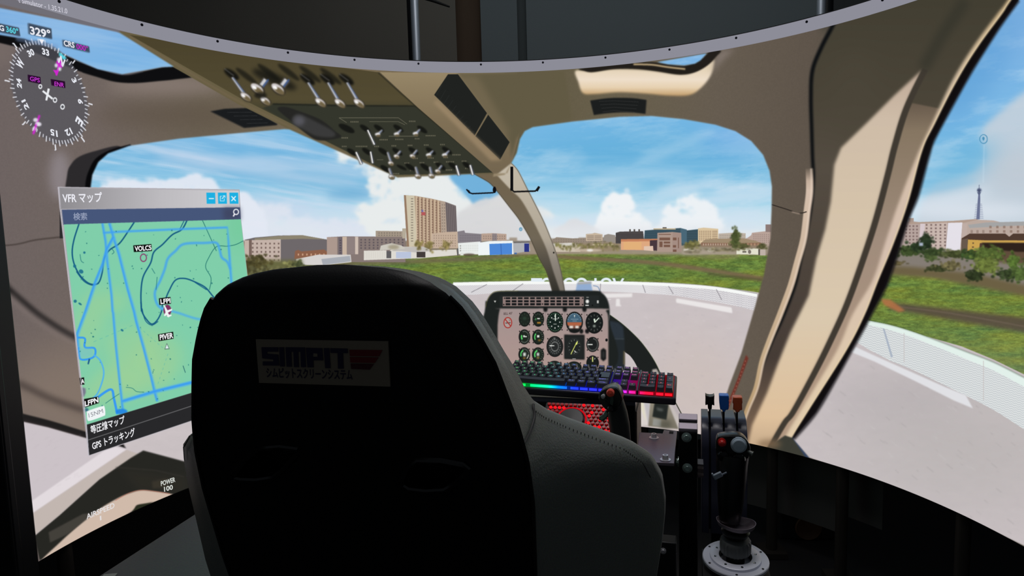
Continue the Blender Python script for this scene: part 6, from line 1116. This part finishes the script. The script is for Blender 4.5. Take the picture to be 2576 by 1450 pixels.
MB().lathe([(.0032, .0), (.0034, .008), (.0042, .010), (.0036, .0135), (0, .0145)], 14, P_(1520, 993, -.006), (Rs, Us, -Fs)).build('hat_switch', mat('hat_white', (190, 194, 200), .4), stick_, world=True)
MB().prism([(-.003, -.009), (.002, -.012), (.004, -.002), (.0035, .008), (-.002, .006)], 0, .006, (Rs, Us, -Fs), P_(1540, 1001, -.006)).build('thumb_lever', mat('lever_grey', (60, 74, 70), .3, .3), stick_, world=True)
MB().lathe([(.003, 0), (.004, .005), (0, .006)], 12, P_(1524, 1004, -.006), (Rs, Us, -Fs)).build('small_button', gblk, stick_, world=True)
MB().lathe([(.005, 0), (.0055, .005), (.004, .007), (0, .0075)], 16, P_(1537, 1024, -.006), (Rs, Us, -Fs)).build('small_button', gblk, stick_, world=True)
MB().tube([P_(1527, 1036, -.002), P_(1524, 1045, -.008), P_(1516, 1052, -.01), P_(1508, 1052, -.01)], [.004, .005, .0062, .003], 12).build('paddle', mat('paddle_metal', (120, 150, 132), .18, .9), stick_, world=True)
# ---------------------------------------------------------------- side bracket with plate and bolts
ZP = .79
pp = [on_z(x, y, ZP) for x, y in ((1608, 1088), (1667, 1091), (1670, 1082), (1703, 1085), (1696, 1166), (1600, 1161))]
br = thing('side_bracket', 'grey metal mounting plate with two socket bolts bolted to a black profile', 'bracket', (pp[4][0], pp[4][1], 0), -TH)
MB().prism([(q_[0], q_[1]) for q_ in pp], ZP-.006, ZP).build('plate', mat('plate_grey', (140, 128, 140), .42, .6, bump=.1, bscale=500), br, world=True, bevel=.0008)
hq = [on_z(x, y, ZP+.0003) for x, y in ((1684, 1085), (1694.5, 1086), (1693.5, 1092), (1683, 1091))]; MB().prism([(q_[0], q_[1]) for q_ in hq], ZP-.001, ZP+.0004).build('plate_notch', mat('notch_black', (4, 4, 5), .8), br, world=True)
def bolt(c, B, name='bolt', r=.0058, h=.010, par=None, m_=None):
    par = par or br; m_ = m_ or mat('bolt_steel', (235, 230, 235), .35, .6)
    o = MB().lathe([(r*1.75, 0), (r*1.75, .0016), (r*1.05, .002), (r, h*.9), (r*.92, h), (r*.5, h), (r*.5, h*.35), (0, h*.35)], 20, c, B).build(name, m_, par, world=True); return o
for x, y in ((1645, 1103), (1674, 1158)): bolt(on_z(x, y, ZP), RIG)
# black upright profile in front of the plate's right edge
pc_ = at(1731, 1072, 1.33); up2 = Us
prm = mat('profile_black', (13, 13, 15), .35, .5); cap = mat('profile_cap', (190, 178, 190), .45, .4)
cx_ = pc_-Us*.0
MB().box((cx_[0], cx_[1], (pc_[2]-.008)/2), (.036, .04, pc_[2]-.008), RIG).build('upright_profile', prm, br, world=True, bevel=.0015)
ct = math.radians(30); cB = Fs*math.cos(ct)+Us*math.sin(ct); cN = np.cross(Rs, cB)
for dy in (-.0125, .0125):
    MB().box(pc_+cB*dy+Us*.006, (.036, .0165, .010), (Rs, cB, cN)).build('profile_cap', cap, br, world=True, bevel=.001)
MB().box(pc_-cN*.004+Us*.005, (.034, .040, .010), (Rs, cB, cN)).build('profile_end', prm, br, world=True)
fr = (Rs, Us, -Fs)
for x, y in ((1727, 1106), (1729, 1187)):
    q_ = at(x, y, 1.30); k = q_; n_ = (pc_-Fs*.0205-k) @ Fs; bolt(k+Fs*n_, fr, h=.006, r=.0055, m_=mat('bolt_dark', (190, 210, 204), .3, .8))
q_ = pc_-Rs*.018-Us*.075; bolt(q_, (Fs, Us, -Rs), h=.006, r=.0055, m_=mat('bolt_dark', (190, 210, 204), .3, .8))
for y0, y1 in ((1162, 1167), (1173, 1184), (1189, 1195)):
    c = at(1760, (y0+y1)/2, 1.33); MB().box(c, (.014, .03, (y1-y0)*1.33/FPX), RIG).build('crossbar_rib', mat('rib_grey', (100, 88, 90), .45, .5), br, world=True)
# ---------------------------------------------------------------- throttle quadrant
tq = at(1821, 1040, 1.42); k_ = 1.42/FPX
qd = thing('throttle_quadrant', 'dark throttle quadrant with three levers: black, blue and red knobs', 'throttle', (tq[0], tq[1], 0), -TH)
hous = mat('quadrant_black', (62, 64, 84), .3, 0, .5)
# side profile of the housing: forward along -B0, up along B1
arcp = [(-.055*math.cos(a)+.055, -.055+.055*math.sin(a)) for a in np.linspace(0, PI/2, 10)]
prf = [(0, -.24)]+arcp+[(.11, 0), (.11, -.24)]
SB = (Fs, Us, Rs); o0 = tq-Fs*.03-Us*.015
for x0, x1 in ((-.0455, -.0308), (-.0272, -.0022), (.0010, .0246), (.0280, .046)):
    MB().prism(prf, x0, x1, SB, o0).build('housing_segment', hous, qd, world=True, bevel=.001)
prf2 = [(p[0]*.93+.004, p[1]*.95-.004) for p in prf]; MB().prism(prf2, -.0448, .0452, SB, o0).build('slot_floor', mat('slot_black', (3, 3, 4), .8), qd, world=True)
MB().box((tq[0]+Fs[0]*.025, tq[1]+Fs[1]*.025, (tq[2]-.24)/2), (.05, .06, tq[2]-.24), RIG).build('quadrant_post', prm, qd, world=True)
for x, yk, colr, nm in ((-.029, 1004, (16, 16, 18), 'black'), (-.0005, 1009, (50, 130, 240), 'blue'), (.0263, 1010, (255, 112, 62), 'red')):
    kp = tq+Rs*x+Us*((1040-yk)*k_)-Fs*.006
    MB().tube([tq+Rs*x-Us*.035+Fs*.0, kp-Us*.006], .0021, 8).build('lever_arm', mat('arm_black', (8, 8, 9), .4), qd, world=True)
    km = mat('knob_'+nm, colr, .32, 0, .5)
    if nm == 'black':
        sh = [(-.0092, .012), (-.006, .0095), (0, .0088), (.006, .0095), (.0092, .012), (.0088, 0), (.0092, -.011), (.0045, -.0085), (.0038, -.019), (-.0038, -.019), (-.0045, -.0085), (-.0092, -.011), (-.0088, 0)]
    elif nm == 'blue': sh = [(-.0100, .0165), (.0095, .0165), (.0100, .008), (.0092, .006), (.0100, .002), (.0094, -.012), (.0072, -.0145), (.0030, -.0145), (.0028, -.019), (-.0030, -.019), (-.0032, -.0145), (-.0078, -.0145), (-.0094, 0)]
    else: sh = [(-.0095, .0145), (.0095, .0145), (.0100, .003), (.0092, .001), (.0098, -.0125), (.0045, -.0135), (.0040, -.0175), (-.0040, -.0175), (-.0045, -.0135), (-.0090, -.0125), (-.0085, 0), (-.0100, .003)]
    MB().prism(sh, -.011, .011, fr, kp).build('lever_knob', km, qd, world=True, bevel=.0018)['label'] = nm+' lever knob'
# ---------------------------------------------------------------- collective grip on its round flange
fc = on_z(1850, 1407, .60); DC = (fc-CAM) @ _F; print('flange depth', DC)
tl2 = Us-Fs*.10; tl2 /= np.linalg.norm(tl2); FRG = (Rs, np.cross(tl2, Rs), tl2)
col = thing('collective_lever', 'black grip lever with red and grey thumb buttons on a silver round flange', 'joystick', (fc[0], fc[1], 0), -TH)
silver = mat('flange_silver', (236, 238, 250), .45, .35, bump=.05, bscale=300)
r0_ = 80*DC/FPX
MB().lathe([(r0_*.5, -.003), (r0_, -.003), (r0_, .0015), (r0_*.98, .003), (r0_*.78, .003), (r0_*.77, .0075), (r0_*.75, .008), (r0_*.5, .008), (r0_*.5, -.003)], 64, fc, FRG).build('flange', silver, col, world=True)
for a in np.linspace(.5, 2*PI+.5, 6, endpoint=False): MB().lathe([(.0022, 0), (.0022, .0006), (0, .0007)], 10, fc+FRG[0]*r0_*.9*math.cos(a)+FRG[1]*r0_*.9*math.sin(a)+tl2*.003, FRG).build('screw_hole', mat('hole_black', (4, 4, 5), .6), col, world=True)
for a in np.linspace(.25, 2*PI+.25, 8, endpoint=False): MB().lathe([(.0026, 0), (.0022, .0008), (.001, .0004), (0, .0004)], 10, fc+FRG[0]*r0_*.63*math.cos(a)+FRG[1]*r0_*.63*math.sin(a)+tl2*.008, FRG).build('flange_screw', chrome, col, world=True)
MB().lathe([(0, -.012), (r0_*.49, -.012), (r0_*.49, .0035), (r0_*.46, .0035), (r0_*.46, -.008), (0, -.008)], 40, fc, FRG).build('gimbal_well', mat('well_dark', (22, 12, 12), .4), col, world=True)
MB().lathe([(0, -.008), (.018, -.006), (.016, .004), (.010, .013), (.012, .02), (0, .02)], 24, fc, FRG).build('gimbal_ball', mat('gimbal_dark', (34, 34, 34), .3, .4), col, world=True)
MB().box((fc[0], fc[1], (fc[2]-.016)/2), (.12, .12, fc[2]-.016), RIG).build('column', mat('column_black', (7, 7, 8), .6), col, world=True)
def PC(x, y, f=0.): return at(x, y, DC)+Fs*f
q_ = PC(1850, 1372); MB().lathe([(.026, -.014), (.0285, -.011), (.0285, .009), (.026, .013), (.012, .014), (.010, .02)], 48, q_, FRG, seg=lambda k: 1.0 if k % 2 else .955).build('knurled_ring', mat('knurl_grey', (112, 114, 114), .45, .2), col, world=True)
q_ = PC(1850, 1337); MB().lathe([(.014, -.014), (.022, -.008), (.026, .0), (.022, .004), (.016, .006)], 32, q_, FRG).build('coupling', mat('coupling_black', (10, 10, 11), .35), col, world=True)
# cupped guard
gp_ = [(-.033, .006), (-.036, .0), (-.03, -.009), (-.012, -.017), (.008, -.019), (.026, -.014), (.035, -.004), (.030, .004), (.014, .008), (-.012, .010)]
GB = (Rs, np.cross(tl2, Rs)*1.7, tl2); q_ = PC(1852, 1322); b = MB(); n = len(spl(gp_, True, 4)); pts = spl(gp_, True, 4); vs = []
for s_, h in ((.62, -.006), (.94, .002), (1.0, .010), (.97, .010), (.90, .004), (.58, -.003)): vs += [q_+GB[0]*x*s_+GB[1]*y*s_+GB[2]*h for x, y in pts]
b.add(vs, [tuple(range(n))[::-1], tuple(5*n+k for k in range(n))]+[(i*n+k, i*n+(k+1) % n, (i+1)*n+(k+1) % n, (i+1)*n+k) for i in range(5) for k in range(n)]).build('guard_plate', mat('guard_grey', (150, 138, 146), .35, .5), col, world=True)
body = [(1836, 1320, .019), (1838, 1290, .022), (1840, 1250, .025), (1842, 1210, .027), (1842, 1175, .029), (1844, 1150, .030)]
MB().tube([PC(x, y, .012) for x, y, r in body], [r for x, y, r in body], 22).build('grip', mat('collective_black', (11, 11, 13), .3, 0, .5), col, world=True)
hd = spl([(1804, 1108), (1812, 1099), (1850, 1093), (1868, 1098), (1880, 1112), (1884, 1130), (1879, 1152), (1872, 1172), (1868, 1185), (1815, 1180), (1806, 1160), (1803, 1130)], True, 4); mk = DC/FPX; hc = PC(1843, 1140)
hpoly = [((x-1843)*mk, -(y-1140)*mk) for x, y in hd]
blob(hpoly, [(.8, -.04), (.98, -.026), (1.0, .0), (.95, .003)], hc, 'grip_head', mat('collective_black', (11, 11, 13), .3), col)
MB().tube([hc+Rs*x+Us*y-Fs*.001 for x, y in hpoly[44:]+hpoly[:34]], .0009, 6).build('head_edge', mat('edge_grey', (130, 132, 130), .35, .6), col, world=True)
cb_ = lambda x, y, f=-.003: hc+Rs*((x-1843)*mk)+Us*(-(y-1140)*mk)+Fs*f
MB().lathe([(.0078, 0), (.0078, .004), (.0062, .004), (.006, .008), (.0035, .011), (0, .0118)], 24, cb_(1817, 1112), fr).build('red_button', mat('button_dark_red', (225, 44, 40), .35), col, world=True)
MB().lathe([(.0148, 0), (.0148, .005), (.0128, .006), (.0125, .009), (.0105, .0105), (0, .0108)], 32, cb_(1857, 1116), fr).build('grey_button', mat('button_grey', (196, 214, 228), .35), col, world=True)
MB().lathe([(.0155, 0), (.0155, .002), (.0150, .0025)], 32, cb_(1857, 1117), fr).build('button_collar', mat('collar_black', (20, 21, 23), .25), col, world=True)
for x, y, r in ((1820, 1146, .011), (1857, 1152, .0125)): MB().lathe([(r, 0), (r, .006), (r*.85, .009), (0, .0095)], 24, cb_(x, y), fr).build('black_knob', mat('knob_gloss', (9, 9, 10), .2), col, world=True)
q_ = cb_(1807, 1191, -.02); tb = (Rs*.85+Us*.5, Us*.85-Rs*.5, -Fs)
MB().box(q_, (.016, .009, .008), tb).box(q_-tb[0]*.008+tb[1]*.002, (.003, .013, .006), tb).box(q_+tb[0]*.012-tb[1]*.002, (.010, .003, .003), tb).build('rocker_switch', mat('rocker_grey', (170, 182, 198), .35, .3), col, world=True, bevel=.0008)
MB().tube([cb_(1878, 1132, .0), cb_(1884, 1135, -.002), cb_(1890, 1138, -.004)], [.003, .0035, .0048], 12).build('side_lever', mat('side_lever_grey', (104, 112, 108), .35), col, world=True)
MB().tube([cb_(1874, 1168, -.0), cb_(1870, 1185, .0), cb_(1868, 1215, .004), cb_(1862, 1255, .006)], [.0012, .0018, .0026, .0012], 8).build('side_trim', mat('trim_olive', (92, 92, 84), .4), col, world=True)
# small screws and fittings glinting in the dark beside the seat
for n_, (x, y, d) in enumerate(((1669, 1389, 1.15),)):
    q_ = at(x, y, d); t_ = thing('floor_bracket', 'dark bracket with a small bright screw beside the seat, low down', 'bracket', (q_[0], q_[1], 0), -TH)
    MB().box((q_[0], q_[1]+.02, (q_[2])/2), (.05, .03, q_[2]+.03), RIG).build('bracket_body', mat('bracket_dark', (14, 13, 15), .45), t_, world=True, bevel=.002)
    bolt(q_+np.array((0, .0035, 0)), fr, 'screw', .003, .003, t_)
